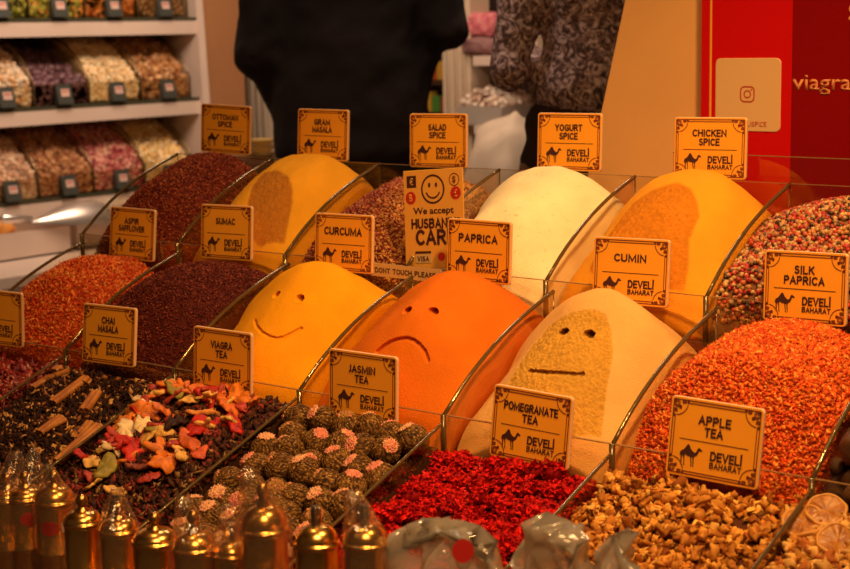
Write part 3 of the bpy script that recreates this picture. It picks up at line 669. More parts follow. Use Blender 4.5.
# 4 dried fruit (viagra tea)
fv=hf3(-.012,-.03,59,.005,.012)
grainpile('hibiscus_tea_bed','dark dried hibiscus and tea leaves under the candied fruit',3,1,fv,4200,[octa(1.8,.7,.3),octa(1.2,.9,.4)],.0052,[(.045,.015,.012),(.09,.03,.015),(.22,.03,.02),(.3,.16,.05)],[5,4,2,1],basecol=(.04,.015,.01),cat='tea leaves',layers=1.5)
def slab(kind,seed):
    """flat irregular candied piece: outline of n points, domed and thick"""
    n=28; a=np.linspace(0,math.tau,n,endpoint=False)
    if kind=='star': r=.72+.36*np.cos(5*a+seed)+.10*np.sin(3*a+seed)
    elif kind=='strip': r=1/np.sqrt((np.cos(a)/1.15)**2+(np.sin(a)/.52)**2)*(1+.12*np.sin(3*a+seed))
    else: r=.8+.16*np.sin(2*a+seed)+.13*np.sin(3*a+2*seed)+.07*np.sin(5*a+seed)
    V=[];F=[]
    lay=[(0,.55,.5),(.0,.9,.36),(0,1,0.08),(0,.96,-.25),(0,.5,-.32)]
    for _,s,z in lay:
        for k in range(n):
            x=math.cos(a[k])*r[k]*s; y=math.sin(a[k])*r[k]*s
            V.append((x,y,z*.36+.22*math.sin(x*1.8+seed)+.16*math.cos(y*2.3+seed*2)+.05*math.sin(7*a[k]+seed*3)*s))
    V.append((0,0,.20+.22*math.sin(seed)+.16*math.cos(seed*2))); V.append((0,0,-.12+.22*math.sin(seed)+.16*math.cos(seed*2)))
    for j in range(4):
        for k in range(n): F+=[(j*n+k,(j+1)*n+k,(j+1)*n+(k+1)%n),(j*n+k,(j+1)*n+(k+1)%n,j*n+(k+1)%n)]
    t=len(V)-2
    for k in range(n): F+=[(t,k,(k+1)%n),(t+1,4*n+(k+1)%n,4*n+k)]
    return np.array(V),np.array(F)
M['candy']={}
def fruit(name,kind,seed,size,color):
    v,f=slab(kind,seed); v=v*(1+.10*fbm(v*3.5+seed,2))[:,None]+np.stack([0*v[:,0],0*v[:,0],.10*fbm(v*4+seed,3)],-1); c=np.array(color)*(.85+.35*np.clip(.5+.5*fbm(v*2.5+seed,3),0,1))[:,None]
    return colmesh(name,v*size,f,np.clip(c*(.8+.35*np.clip(fbm(v*6+seed,2),-1,1))[:,None],0,1),'candy_attr',True)
# (photo point, shape, size, colour, name, label words)
OR=(.86,.23,.025);YL=(.90,.50,.13);RD=(.62,.03,.02);GR=(.34,.26,.04);PL=(.93,.68,.36);DK=(.05,.02,.015)
FR=[((185,386),'blob',.019,OR,'orange'),((175,399),'blob',.016,GR,'olive green'),((193,407),'blob',.018,YL,'yellow'),((152,411),'star',.017,OR,'orange'),((124,407),'blob',.014,PL,'pale cream'),
((142,423),'blob',.020,OR,'orange'),((205,420),'blob',.018,(.85,.3,.06),'orange'),((222,399),'strip',.019,RD,'red'),((240,408),'strip',.017,OR,'orange'),((228,417),'strip',.02,(.8,.18,.03),'orange red'),
((206,397),'blob',.014,DK,'dark'),((165,422),'blob',.016,(.8,.2,.05),'orange red'),((143,435),'strip',.016,PL,'pale cream'),((127,440),'blob',.016,PL,'pale cream'),((166,455),'star',.022,OR,'orange'),
((163,473),'blob',.018,OR,'orange'),((114,458),'star',.015,PL,'pale cream'),((106,455),'blob',.013,YL,'yellow'),((134,462),'blob',.015,RD,'red'),((92,470),'blob',.012,YL,'yellow'),
((76,467),'blob',.014,RD,'red'),((140,472),'blob',.015,(.28,.07,.04),'dark red'),((107,478),'strip',.018,GR,'olive green'),((178,431),'blob',.014,DK,'dark'),((196,440),'strip',.018,RD,'red'),
((215,431),'strip',.02,RD,'red'),((190,452),'strip',.017,(.75,.15,.04),'orange red'),((200,461),'blob',.012,(.7,.12,.05),'orange red'),((92,485),'blob',.011,(.55,.08,.05),'dark red'),((93,493),'blob',.010,YL,'yellow'),
((150,445),'blob',.014,YL,'yellow'),((230,431),'blob',.013,YL,'yellow'),((247,414),'blob',.012,(.5,.06,.04),'dark red'),((214,410),'blob',.012,RD,'red'),((125,425),'blob',.013,(.8,.3,.05),'orange'),
((181,466),'strip',.014,YL,'yellow'),((118,497),'blob',.013,YL,'yellow'),((152,487),'blob',.012,(.5,.06,.04),'dark red'),((163,395),'blob',.013,YL,'yellow'),((160,437),'strip',.012,GR,'olive green')]
def ray_row3(px,py,f):
    d=ray(px,py); lo,hi=1.2,3.5
    for _ in range(50):
        m_=(lo+hi)/2; p=CAM+d*m_
        i=math.floor((p[0]-R3['x0'])/P); u=np.array([(p[0]-R3['x0']-i*P)/P]); t=np.array([(p[1]-R3['y0'])/R3['d']])
        s=R3['z0']+float(f(u,t,p[:1],p[1:2])[0])
        if p[2]>s: lo=m_
        else: hi=m_
    return CAM+d*hi
for k in range(60):
    q=(105+rng.random()*160,384+rng.random()*100); u_=(q[0]-60)/200+(q[1]-390)/400
    if q[1]<470-.62*(q[0]-100)*.2 and q[0]+q[1]*.55<495: FR.append((q,('blob','strip','star')[int(rng.integers(0,3))],.011+.005*rng.random(),(OR,RD,(.8,.2,.05),YL,(.5,.06,.04))[k%5],('orange','red','orange red','yellow','dark red')[k%5]))
for k,(pp,kind,size,c,cn) in enumerate(FR):
    p=ray_row3(*pp,fv); x=min(max(p[0],R3['x0']+P+.016),R3['x0']+2*P-.018); y=min(p[1],-.284)
    o=link('candied_fruit',fruit('candied_fruit',kind,k*1.7,size*1.32,c),None,(x,y,top3(fv,x,y)+.010+.003*rng.random()),(SLOPE+rng.normal()*.2,rng.normal()*.35,rng.random()*6.28))
    shp={'star':'star shaped','strip':'long narrow','blob':'chunky'}[kind]; tag(o,f'{shp} {cn} piece of candied fruit in the viagra tea bin','dried fruit',f'{shp} {cn} fruit in the viagra tea bin')
# 5 chai mix
fc=hf3(-.016,-.03,61,.004,.010)
grainpile('chai_spice_bed','dark chai mix of cloves, black tea and pale spice bits under the cinnamon sticks',3,0,fc,5200,[octa(1.9,.6,.35),octa(1,.8,.5)],.0050,[(.025,.010,.008),(.05,.016,.010),(.60,.30,.10),(.30,.11,.03)],[7,5,1.2,1.4],basecol=(.025,.01,.008),cat='tea mix',layers=1.5)
def stick_mesh(L,r,seed):
    b=MB()
    for sgn in(-1,1):
        pts=[(t*L-L/2,sgn*r*.60+.0002*math.sin(t*4+seed),.0002*math.cos(t*3+seed)) for t in np.linspace(0,1,9)]
        b.tube(pts,[r*(.76+.01*math.sin(k*1.1+seed)) for k in range(9)],12,cap=False)
        b.tube([(p[0]*.995,p[1],p[2]) for p in pts],[r*.42]*9,10,cap=False)
        for e in(0,-1):
            c=pts[e]; n=12; base=len(b.v)
            v=[(c[0],c[1]+rr*math.cos(math.tau*k/n),c[2]+rr*math.sin(math.tau*k/n)) for rr in(r*.74,r*.42) for k in range(n)]
            b.add(v,[(k,(k+1)%n,n+(k+1)%n,n+k) for k in range(n)])
    return b
M['cinn']=mat('cinnamon_bark',(.34,.10,.014),.6,color2=(.54,.20,.032),vscale=60,bump=.5,bscale=150)
CS=[((66,372),(93,360),.005,'upper left'),((57,382),(76,371),.0045,''),((53,404),(87,388),.006,''),((43,441),(66,426),.0055,''),((84,398),(97,408),.006,''),((60,474),(99,438),.0062,''),((30,384),(55,378),.0045,''),((95,425),(110,413),.005,''),((52,410),(70,406),.005,'')]
CS=[((33,375),(65,365),.0056),((44,385),(70,376),.0052),((53,410),(87,385),.0064),((84,418),(97,400),.0062),((58,470),(100,434),.0068),((40,440),(62,424),.0060),((50,433),(66,425),.005),((24,392),(40,380),.0045),((76,445),(90,428),.005)]
for k,(a,b_,r) in enumerate(CS):
    A=ray_row3(*a,fc);B=ray_row3(*b_,fc)
    for Q in(A,B):
        Q[0]=min(max(Q[0],R3['x0']+.010),R3['x0']+P-.010); Q[1]=min(Q[1],-.277); Q[2]=top3(fc,Q[0],Q[1])
    A[2]+=r*1.7;B[2]+=r*1.7; mid=(A+B)/2; d=B-A; L=np.linalg.norm(d)
    o=stick_mesh(L,r,k).build('cinnamon_stick',M['cinn'],smooth=True); o.location=mid; o.rotation_euler=Vector(d).to_track_quat('X','Z').to_euler()
    tag(o,'rolled brown cinnamon stick lying on the dark chai mix','cinnamon stick','cinnamon sticks in the chai masala bin')
GM=[link('ginger_piece',fruit('ginger_piece','blob',s*2.1,.0075,(.70,.36,.09))) for s in range(4)]
sp=[]
for k in range(62):
    x=R3['x0']+.014+rng.random()*(P-.028); y=-.28-.22*rng.random()
    sp.append((k%4,(x,y,top3(fc,x,y)+.004),(SLOPE+rng.normal()*.5,rng.normal()*.4,rng.random()*6.28),.5+.7*rng.random()))
place_pile(GM,sp,'small tan dried ginger piece scattered on the dark chai mix','dried spice','ginger pieces in the chai masala bin')
# 6 bin at the far left and at the far right of the front row
fl=hf3(-.02,-.03,67,.005,.008)
grainpile('dried_hibiscus_pile','dark red dried petals at the left edge of the front row',3,-1,fl,3800,[octa(1.8,.8,.3)],.0055,[(.28,.015,.015),(.16,.01,.01),(.42,.06,.04),(.6,.22,.12)],[4,4,2,1],basecol=(.12,.01,.01),m='gloss_attr',cat='dried petals',layers=1.4)
fo=hf3(-.02,-.024,71,.003,.008)
grainpile('citrus_peel_bed','brown dried peel bits under the orange slices at the lower right',3,5,fo,2600,[(c[0],c[1]) for c in CH],.0055,[(.52,.22,.04),(.34,.10,.02),(.66,.36,.10)],basecol=(.08,.03,.01),cat='dried peel',tilt=.4)
def citrus(R=.0215):
    e=empty('dried_orange_slice',(0,0,0)); n=36; b=MB()
    prof=[(R*.86,.0022),(R*.93,.0030),(R,.0016),(R*1.0,-.0014),(R*.92,-.0026),(R*.84,-.0018)]
    v=[];f=[]
    for k in range(n):
        a=math.tau*k/n; w=.0016*math.sin(3*a)+.0009*math.sin(5*a)
        for (r,z) in prof: v.append((r*math.cos(a),r*math.sin(a),z+w))
    m_=len(prof)
    for k in range(n):
        for j in range(m_): f.append((k*m_+j,k*m_+(j+1)%m_,((k+1)%n)*m_+(j+1)%m_,((k+1)%n)*m_+j))
    b.add(v,f); b.build('rind',M['rind'],e,smooth=True)
    b=MB(); v=[];nn=60;rr=[0,.15,.35,.6,.84]
    top=[];
    for s_ in(1,-1):
        for r in rr:
            for k in range(nn):
                a=math.tau*k/nn; w=(.0016*math.sin(3*a)+.0009*math.sin(5*a))*r; seg=abs(math.sin(a*4.5)); z=s_*(.0005+.0016*min(1,seg*2.2)*(1 if r>.2 else .2))
                if r>.8: z=s_*.0016
                v.append((R*r*math.cos(a)*1.02,R*r*math.sin(a)*1.02,z+w))
    f=[]
    for s_ in range(2):
        o_=s_*5*nn
        for j in range(4):
            for k in range(nn): f.append((o_+j*nn+k,o_+j*nn+(k+1)%nn,o_+(j+1)*nn+(k+1)%nn,o_+(j+1)*nn+k))
    b.add(v,f); b.build('flesh',M['flesh'],e,smooth=True); return e
M['rind']=mat('orange_rind',(.62,.28,.05),.5,bump=.4,bscale=300); M['flesh']=mat('orange_flesh',(.50,.20,.022),.4,color2=(.28,.08,.006),vscale=120,bump=.4,bscale=200)
OS=[((826,521),'dried orange slice lying on another slice at the lower right edge',.001),((803,532),'dried orange slice nearest the glass divider at the lower right',.001),((838,549),'curled dried orange slice in the bottom right corner',-.002)]
first=None
for pp,lab,up in OS:
    o=citrus() if first is None else copy_tree(first); first=first or o
    p=ray_row3(*pp,fo); o.location=(p[0],p[1],p[2]+up+.010); o.rotation_mode='ZYX'; o.rotation_euler=(SLOPE+.16+rng.normal()*.05,.16+rng.normal()*.05,rng.random()*6); tag(o,lab,'dried fruit','dried orange slices')
# dark dried limes at the right end of the middle row
M['lime']=mat('dried_lime_skin',(.055,.02,.01),.5,color2=(.13,.05,.02),vscale=40,bump=.6,bscale=90)
R2=ROW[2]; lv,lf=ico(4)
grainpile('dried_lime_bed','dark layer of small dried limes low in the last middle bin',2,5,heap([-.03,-.01,.02,.05,.07,.085,.09],S=(0,0,0)),260,[ico(2,.1)],.011,[(.07,.03,.015),(.12,.05,.02)],basecol=(.03,.01,.005),cat='dried limes',sj=.1)
for k,(dx,dy,zz,lab) in enumerate([(.035,.035,.030,'lower'),(.032,.075,.058,'upper'),(.075,.045,.035,'')]):
    v=lv*(1+.05*fbm(lv*2+k*5,2))[:,None]*[.021,.021,.019]
    o=link('dried_lime',mesh('dried_lime',v,lf,M['lime'],True),None,(R2['x0']+5*P+dx,R2['y0']+dy,R2['z0']+zz),(rng.random(),rng.random(),0))
    tag(o,'round dark brown dried lime at the right edge beside the chilli flakes','dried lime','dried limes at the right edge')
# ------------------------------------------------------------------ brass grinders
LED=Z0-.43
def film_bag(c,r,zb,zt,tip,seed,n=40,m=26,part='plastic_wrap',mt='film',parent=None,org=None,lean=(0,0),gather=.8):
    """crumpled film pulled up round a grinder and gathered above it"""
    V=[]
    for j in range(m):
        s=j/(m-1); z=zb+(tip-zb)*s; zz=(z-zt)/(tip-zt) if z>zt else 0
        rr=r*(1-max(0,zz)**gather*.82)
        for k in range(n):
            a=math.tau*k/n; q=np.array([[math.cos(a)*2+seed,math.sin(a)*2,z*26+seed]]); nz=float(fbm(q,3)[0])
            R_=rr*(1+(.10+.22*max(0,zz))*nz)+.0012; V.append((c[0]+R_*math.cos(a)+lean[0]*max(0,zz),c[1]+R_*math.sin(a)+lean[1]*max(0,zz),z+.004*nz))
    F=[(j*n+k,j*n+(k+1)%n,(j+1)*n+(k+1)%n,(j+1)*n+k) for j in range(m-1) for k in range(n)]+[tuple((m-1)*n+k for k in range(n))]
    b=MB().add(V,F); return b.build(part,M[mt],parent,org,True)
def grinder(px,shoulder_py,dome,knob,r=.0215,y=-.64,label=None,wrap=None,lab='',tall=True,tagw=False):
    """px column of its axis, photo row where the straight body ends; dome and knob heights in metres"""
    p=aty(px,shoulder_py,y); x,zs=p[0],p[2]
    e=empty('brass_grinder',(x,y,LED)); tag(e,lab,'spice grinder','brass spice grinders in front of the display'); O_=(x,y,LED); c=(x,y,0)
    b=MB(); prof=[(r*.98,LED),(r*1.04,LED+.003),(r*1.04,LED+.008),(r,LED+.010),(r,zs-.058),(r*1.045,zs-.057),(r*1.045,zs-.053),(r,zs-.052),(r,zs-.002),(r*.99,zs)]
    b.lathe(prof,(x,y,0)); b.build('body',M['brass'],e,O_,True)
    b=MB(); b.lathe([(r*1.05,zs),(r*1.07,zs+.002),(r*1.05,zs+.004)]+[(r*math.cos(a)**.8*1.0,zs+.004+dome*math.sin(a)) for a in np.linspace(.0,1.42,9)],(x,y,0)); b.build('domed_lid',M['brass'],e,O_,True)
    zt=zs+.004+dome
    b=MB()
    if knob=='ball': b.lathe([(.0085,zt-.003),(.0085,zt),(.004,zt+.002),(.0035,zt+.004),(.0062,zt+.008),(.0066,zt+.011),(.0045,zt+.015),(.0012,zt+.017)],(x,y,0),20); top=.017
    elif knob=='hex': b.lathe([(.0052,zt-.004),(.0052,zt+.016),(.0042,zt+.018)],(x,y,0),6); top=.018
    else: b.lathe([(.007,zt-.003),(.006,zt+.002),(.004,zt+.008),(.006,zt+.012),(.0045,zt+.02),(.001,zt+.022)],(x,y,0),20); top=.022
    b.build('knob',M['steel'] if knob=='hex' else M['brassd'],e,O_,knob!='hex')
    if label:
        dz,sz=label; a0=math.atan2(CAM[1]-y,CAM[0]-x)+(-.35 if tagw else .15); n=10; V=[];F=[]
        b=MB(); V=[(x+(r+.0008)*math.cos(a0),y+(r+.0008)*math.sin(a0),zs-dz)]
        for k in range(24):
            t=math.tau*k/24; a=a0+sz/r*math.cos(t); V.append((x+(r+.0008)*math.cos(a),y+(r+.0008)*math.sin(a),zs-dz+sz*.75*math.sin(t)))
        b.add(V,[(0,1+k,1+(k+1)%24) for k in range(24)]); b.build('oval_label',M['redlabel'],e,O_,True,fix=False)
        if tagw:
            a=a0+.75; V=[(x+(r+.0015)*math.cos(a+q),y+(r+.0015)*math.sin(a+q),zs-dz+h) for q,h in((-.17,-.005),(.17,-.005),(.17,.006),(-.17,.006))]; MB().add(V,[(0,1,2,3)]).build('paper_sticker',M['tagpaper'],e,O_,fix=False)
    if wrap:
        film_bag(c,r*1.13,LED+.004,zs+.004,zt+top+wrap,px*.37,parent=e,org=O_,lean=(rng.normal()*.008,rng.normal()*.008))
    return e
grinder(8,500,.012,'ball',y=-.66,wrap=.02,lab='brass grinder cut off by the left edge of the photo')
grinder(26,499,.012,'ball',y=-.65,label=(.018,.011),wrap=.022,lab='tall wrapped brass grinder with a red oval label, second from the left edge')
grinder(55,503,.017,'ball',y=-.66,label=(.023,.011),wrap=.012,tagw=True,lab='tall brass grinder with a red oval label and a white sticker')
grinder(83,524,.012,'ball',r=.0195,y=-.70,wrap=None,lab='short brass grinder with engraved band beside the one with the white sticker')
grinder(119,532,.012,'ball',r=.0195,y=-.70,wrap=.012,lab='brass grinder with round knob under a white strip of wrap')
grinder(155.5,543,.012,'ball',r=.0225,y=-.70,wrap=None,lab='unwrapped brass grinder with domed lid and dark ball knob')
grinder(194.6,550,.015,'cone',r=.0205,y=-.70,wrap=.016,lab='brass grinder with a crumpled plastic peak, right of the dark ball knob')
grinder(232,556,.012,'hex',r=.0185,y=-.68,wrap=.020,lab='small wrapped brass grinder in the gap beside the tallest one')
grinder(264,531,.022,'cone',r=.0225,y=-.68,wrap=.018,lab='tallest shiny brass grinder wrapped in film, below the tea balls')
grinder(317,545,.016,'hex',r=.0205,y=-.68,lab='bare brass grinder with a square steel stem')
grinder(365.7,545,.016,'hex',r=.0200,y=-.68,wrap=.014,lab='rightmost brass grinder, inside a pale plastic bag')
def loose_bag(pts,y,lab,seed,group='crumpled plastic bags'):
    """upright crumpled bag: ridge line through photo points at depth y"""
    (x0,y0_),(x1,_)=pts[0],pts[-1]; Lp=[aty(*p,y) for p in pts]; n=44; m_=34
    xs=np.array([p[0] for p in Lp]); zs=np.array([p[2] for p in Lp]); V=[]
    cx=(xs[0]+xs[-1])/2
    for j in range(m_):
        s=j/(m_-1)
        for k in range(n*2):
            w=k/n if k<n else 2-k/n; x=xs[0]+(xs[-1]-xs[0])*w; zt=float(np.interp(x,xs,zs)); side=(-1 if k<n else 1)
            th=.032*math.sin(math.pi*min(max(w,.02),.98))*(1-s**1.5)+.0015
            nz=float(1.1-2.4*abs(fbm(np.array([[x*55+seed,s*9,side*3.+seed]]),3)[0])**.7); z=LED+(zt-LED)*s
            V.append((x+.008*nz*(1-.3*s),y+side*th+.012*nz*(.5+s*.5),z+.003*nz))
    N_=2*n; F=[(j*N_+k,j*N_+(k+1)%N_,(j+1)*N_+(k+1)%N_,(j+1)*N_+k) for j in range(m_-1) for k in range(N_)]+[tuple((m_-1)*N_+k for k in range(N_))]
    o=MB().add(V,F).build('plastic_bag',M['bag'],None,(cx,y,LED),True); return tag(o,lab,'plastic bag',group)
o=loose_bag([(388,562),(396,535),(412,522),(428,519),(445,524),(470,530),(492,545),(508,566)],-.66,'crumpled clear plastic bag with a round red sticker in front of the red flowers',3)
p=aty(465,550,-.70); c=o.location
n=20; V=[(p[0]+.0115*math.cos(math.tau*k/n)-c.x,-.703-c.y+.004*math.sin(math.tau*k/n),p[2]+.0095*math.sin(math.tau*k/n)-c.z) for k in range(n)]
MB().add(V,[tuple(range(n))]).build('round_sticker',M['redlabel'],o,fix=False)
loose_bag([(512,568),(520,545),(530,520),(540,514),(556,522),(575,532),(584,548),(588,568)],-.66,'pale crumpled plastic bag with a peak between red flowers and apple pieces',8)
loose_bag([(594,568),(602,552),(612,535),(624,530),(632,545),(640,560),(644,569)],-.66,'rightmost small plastic bag in front of the apple pieces',12)
# ------------------------------------------------------------------ red banner, tan board, card
b=MB().box((.955,.42,Z0-.06),(1.065+.06,.44,Z0+.62)); 
ban=empty('red_banner',(1.4,.43,Z0-.06)); tag(ban,'red banner panel with pale lettering behind the chicken spice sign','banner'); BO=(1.4,.43,Z0-.06)
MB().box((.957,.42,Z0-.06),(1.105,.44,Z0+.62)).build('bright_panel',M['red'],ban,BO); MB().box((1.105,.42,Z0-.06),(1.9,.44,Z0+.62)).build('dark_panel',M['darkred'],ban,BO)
MB().box((.9715,.4192,Z0-.06),(.9745,.4202,Z0+.62)).build('yellow_stripe',M['yline'],ban,BO)
text('viagra',.090,.029,M['paleprint'],ban,1.1515-1.4,-.0103,Z0+.243-BO[2],bold=.012)
caps('S',.02,.026,M['paleprint'],ban,1.200-1.4,-.0103,Z0+.345-BO[2])
cd=empty('social_media_card',(1.035,.4186,Z0+.174)); tag(cd,'beige rounded card with a camera logo on the red banner','card'); 
b=board_mesh(.107,.108,.008,.0015); b.build('card_sheet',[M['qrcard'],M['qrcard']],cd)
lg=MB()
def rrect(w,r,n=6):
    pts=[]
    for cx,cz,a0 in((w/2-r,w/2-r,0),(-w/2+r,w/2-r,90),(-w/2+r,-w/2+r,180),(w/2-r,-w/2+r,270)):
        for k in range(n): a=math.radians(a0+90*k/(n-1)); pts.append((cx+r*math.cos(a),cz+r*math.sin(a)))
    return pts
v,f=stroke(rrect(.022,.006),.0022,True); lg.add([(p[0],-.0004,p[1]+.055) for p in v],f)
v,f=stroke([(.0052*math.cos(math.tau*k/20),.0052*math.sin(math.tau*k/20)) for k in range(20)],.0020,True); lg.add([(p[0],-.0004,p[1]+.055) for p in v],f)
lg.add(disc(.0013,.0065,.0615,-.0004),[tuple(range(20))]); lg.build('camera_logo',M['qrink'],cd,fix=False)
caps('DEVELISPICE',.055,.0072,M['qrink'],cd,.0045,-.0003,.011,wt=.15)
# tan board with slanted edge (leans beside the banner)
q0=aty(627,2,.46);q1=aty(600,128,.46)
sl_=(q1[0]-q0[0])/(q1[2]-q0[2]); zt=Z0+.62; zb=Z0-.06
b=MB().prism([(q0[0]+sl_*(zb-q0[2]),zb),(.975,zb),(.975,zt),(q0[0]+sl_*(zt-q0[2]),zt)],'y',.452,.468); o=b.build('tan_board',M['tanboard'],origin=(.9,.46,zb)); bevel(o,.002); tag(o,'plain tan orange board with a slanted left edge beside the red banner','board')
# counter carrying banner and board
b=MB().box((.70,.405,0),(1.95,.60,Z0-.06)); o=b.build('back_counter',M['tray'],origin=(1.3,.5,0)); tag(o,'dark counter behind the display carrying the banner','counter')
# ------------------------------------------------------------------ room
def struct(o): o['kind']='structure'; return o
struct(MB().box((-3.2,-3.2,-.05),(4.2,5.2,0)).build('floor',M['floor']))
M['wallp']=mat('wall_paint',(.30,.17,.09),.8,var=.08,vscale=2); M['ceil']=mat('ceiling_paint',(.35,.25,.17),.8); M['darkwall']=mat('dark_back_wall',(.035,.014,.009),.8,var=.3,vscale=3)
struct(MB().box((-3.15,-3.2,0),(-3.05,5.2,3.0)).build('wall_left',M['wallp']))
struct(MB().box((-3.05,3.9,0),(4.2,4.0,3.0)).build('wall_back',M['darkwall']))
struct(MB().box((-3.2,-3.2,3.0),(4.2,5.2,3.1)).build('ceiling',M['ceil']))
# tan end panel beside the nut shelf
yc=float(atx(246,100,-2.36)[1])
o=MB().box((-3.04,2.50,0),(-2.36,yc,2.6)).build('tan_column',M['tan'],origin=(-2.5,2.75,0)); bevel(o,.004); tag(o,'broad plain tan brown panel between the nut shelves and the person in black','panel')
def pilaster(x0,x1,y,lab):
    o=(x0,y,0); e=empty('fluted_pilaster',o); tag(e,lab,'pilaster','white fluted pilasters')
    MB().box((x0,y,0),(x1,y+.12,2.6)).build('shaft',M['cream'],e,o)
    n=3; w=(x1-x0)/(2*n+1)
    b=MB()
    for k in range(n): b.tube([(x0+w*(2*k+1.5),y,.1),(x0+w*(2*k+1.5),y,2.5)],w*.55,8)
    b.build('fluting',M['cream'],e,o,True)
    MB().box((x0-.012,y-.012,0),(x1+.012,y+.13,.12)).build('plinth',M['cream'],e,o)
a=aty(247,80,3.08)[0];b_=aty(268,80,3.08)[0]; pilaster(a,b_,3.08,'white fluted pilaster left of the person in black')
a=aty(443,80,3.08)[0];b_=aty(471,80,3.08)[0]; pilaster(a,b_,3.08,'white fluted pilaster right of the person in black')
# ------------------------------------------------------------------ nut shelves on the left
SX=-2.3; LV=[Z0+.398,Z0+.100,Z0-.215]
sh=empty('nut_shelf',(-2.5,1.8,0)); tag(sh,'white shelf unit with glass fronted bins of nuts and dried fruit','shelf unit'); SO=(-2.5,1.8,0)
YB0,YB1=.70,2.42
for z in LV: MB().box((-2.74,YB0,z-.062),(SX+.01,YB1,z-.012)).build('shelf_board',M['white'],sh,SO)
M['shelfglass']=mat('shelf_rim',(.06,.06,.035),.3)
for z in LV: MB().box((-2.74,YB0,z-.012),(SX+.012,YB1,z)).build('shelf_rim',M['shelfglass'],sh,SO)
b=MB(); b.prism([(-2.75,0),(-2.24,0),(-2.27,Z0+.1),(-2.33,2.1),(-2.75,2.1)],'y',YB1,YB1+.035); b.build('side_panel',M['white'],sh,SO)
MB().box((-2.75,YB0,0),(-2.73,YB1,2.1)).build('back_board',M['white'],sh,SO)
MB().box((-2.74,YB0,0),(SX-.01,YB1,LV[2]-.062)).build('base',M['white'],sh,SO)
YD=2.385
NPROF=[(0,.075),(.10,.14),(.3,.205),(.6,.245),(1,.26)]   # depth from the front, height
def ndepth(t): return np.interp(t,[p[0] for p in NPROF],[p[1] for p in NPROF])
for z in LV:
    MB().box((SX-.004,YB0,z),(SX,YD,z+.075)).build('bin_front_glass',M['glass'],sh,SO)
    for k in range(7):
        y=YD-k*.24
        if y<YB0: continue
        pts=[(SX-t*.36,z+float(ndepth(t))) for t in np.linspace(0,1,10)]
        MB().prism([(SX,z)]+pts+[(SX-.36,z)],'y',y-.0025,y+.0025).build('bin_divider',M['glass'],sh,SO)
        MB().tube([(SX,y,z)]+[(p[0],y,p[1]) for p in pts],.0035,6).build('divider_rim',M['edge'],sh,SO,True)
def nutheap(level,k,label,pal,w,size,N,m='gloss_attr',h0=.065,h1=.245,shape=1,tm=None):
    z=LV[level]; y1=YD-k*.24-.006; y0=y1-.228; nu=24
    u,t=np.meshgrid(np.linspace(0,1,nu),np.linspace(0,1,nu))
    Z=z+h0+(h1-h0)*np.sin(t*math.pi/2)**.8+.03*(1-(2*u-1)**2)*t+.006*fbm(np.stack([u*5+k*3,t*5,u*0+level],-1),2)
    Pt=np.stack([SX-.008-t*.33,y0+u*(y1-y0),Z],-1)[:,::-1]   # keep normals upwards
    org=(SX-.17,(y0+y1)/2,z+.001); V,F,n=closed(Pt,org[2]); kk=len(V)-n
    F=F[:-(kk-1)]; tri=np.concatenate([F[:,[0,1,2]],F[:,[0,2,3]],np.stack([n+np.arange(kk-1),np.full(kk-1,n+kk-1),n+(np.arange(kk-1)+1)%(kk-1)],-1)])
    pts,nr,_=sample_surface(Pt,N); nr*=np.sign(nr[:,2:3]+1e-9)
    fr=np.stack([np.full(N//4,SX-.010),y0+rng.random(N//4)*(y1-y0),z+.008+rng.random(N//4)*(h0-.01)],-1); pts=np.concatenate([pts+nr*size*.3,fr])
    n_=len(pts); c=palette(n_,pal,w,.15)
    gv,gf,gc=grains(pts,tm or [ico(1,.2) if shape else octa(1.2,.8,.6),octa(1.3,.9,.7)],size*(1+.2*rng.normal(size=n_)).clip(.5,1.6),c,rotmats(n_))
    gv[:,0]=gv[:,0].clip(-2.72,SX-.0048); gv[:,1]=gv[:,1].clip(y0-.002,y1+.002)
    VV=np.concatenate([V,gv])-np.array(org); CC=np.concatenate([np.tile(np.array(pal[0])*.5,(len(V),1)),gc])
    return tag(link('nut_pile',mesh('nut_pile',VV,np.concatenate([tri,gf+len(V)]),M[m],False,col=CC),None,org),label,'nuts',None,'stuff'),Pt
nutheap(1,0,'brown shelled walnuts at the right end of the middle nut shelf',[(.45,.20,.06),(.30,.11,.03),(.66,.40,.18)],[4,2,2],.011,800)
nutheap(1,1,'pale cream nuts in the middle nut shelf beside the walnuts',[(.86,.64,.34),(.78,.50,.22),(.92,.74,.46)],[4,2,2],.008,1300)
nutheap(1,3,'pale nut cubes at the left edge of the middle nut shelf',[(.82,.62,.40),(.65,.36,.15),(.85,.7,.5)],None,.010,800)
nutheap(1,4,'pale nuts out at the far left of the middle nut shelf',[(.8,.6,.4),(.6,.34,.15)],None,.010,500)
nutheap(2,0,'yellow cream hazelnuts at the right end of the lower nut shelf',[(.85,.60,.25),(.72,.40,.10),(.9,.7,.42)],[4,2,2],.009,1100)
nutheap(2,1,'pinkish red pistachio nuts in the lower nut shelf',[(.50,.10,.10),(.62,.25,.18),(.35,.05,.05),(.7,.4,.25)],None,.008,1300)
nutheap(2,2,'brown roasted nuts in the lower nut shelf beside the pink ones',[(.42,.17,.06),(.55,.28,.11),(.3,.1,.03)],None,.009,1100)
nutheap(2,3,'beige nuts at the left edge of the lower nut shelf',[(.72,.45,.28),(.8,.58,.38),(.6,.3,.16)],None,.009,1100)
nutheap(2,4,'beige nuts out at the far left of the lower nut shelf',[(.72,.45,.28),(.8,.58,.38)],None,.009,500)
nutheap(0,0,'brown nuts at the right end of the top nut shelf',[(.25,.12,.04),(.35,.2,.08)],None,.010,400,h0=.06)
nutheap(0,1,'orange dried apricots in the top nut shelf',[(.70,.25,.04),(.6,.16,.03)],None,.016,400,h0=.065)
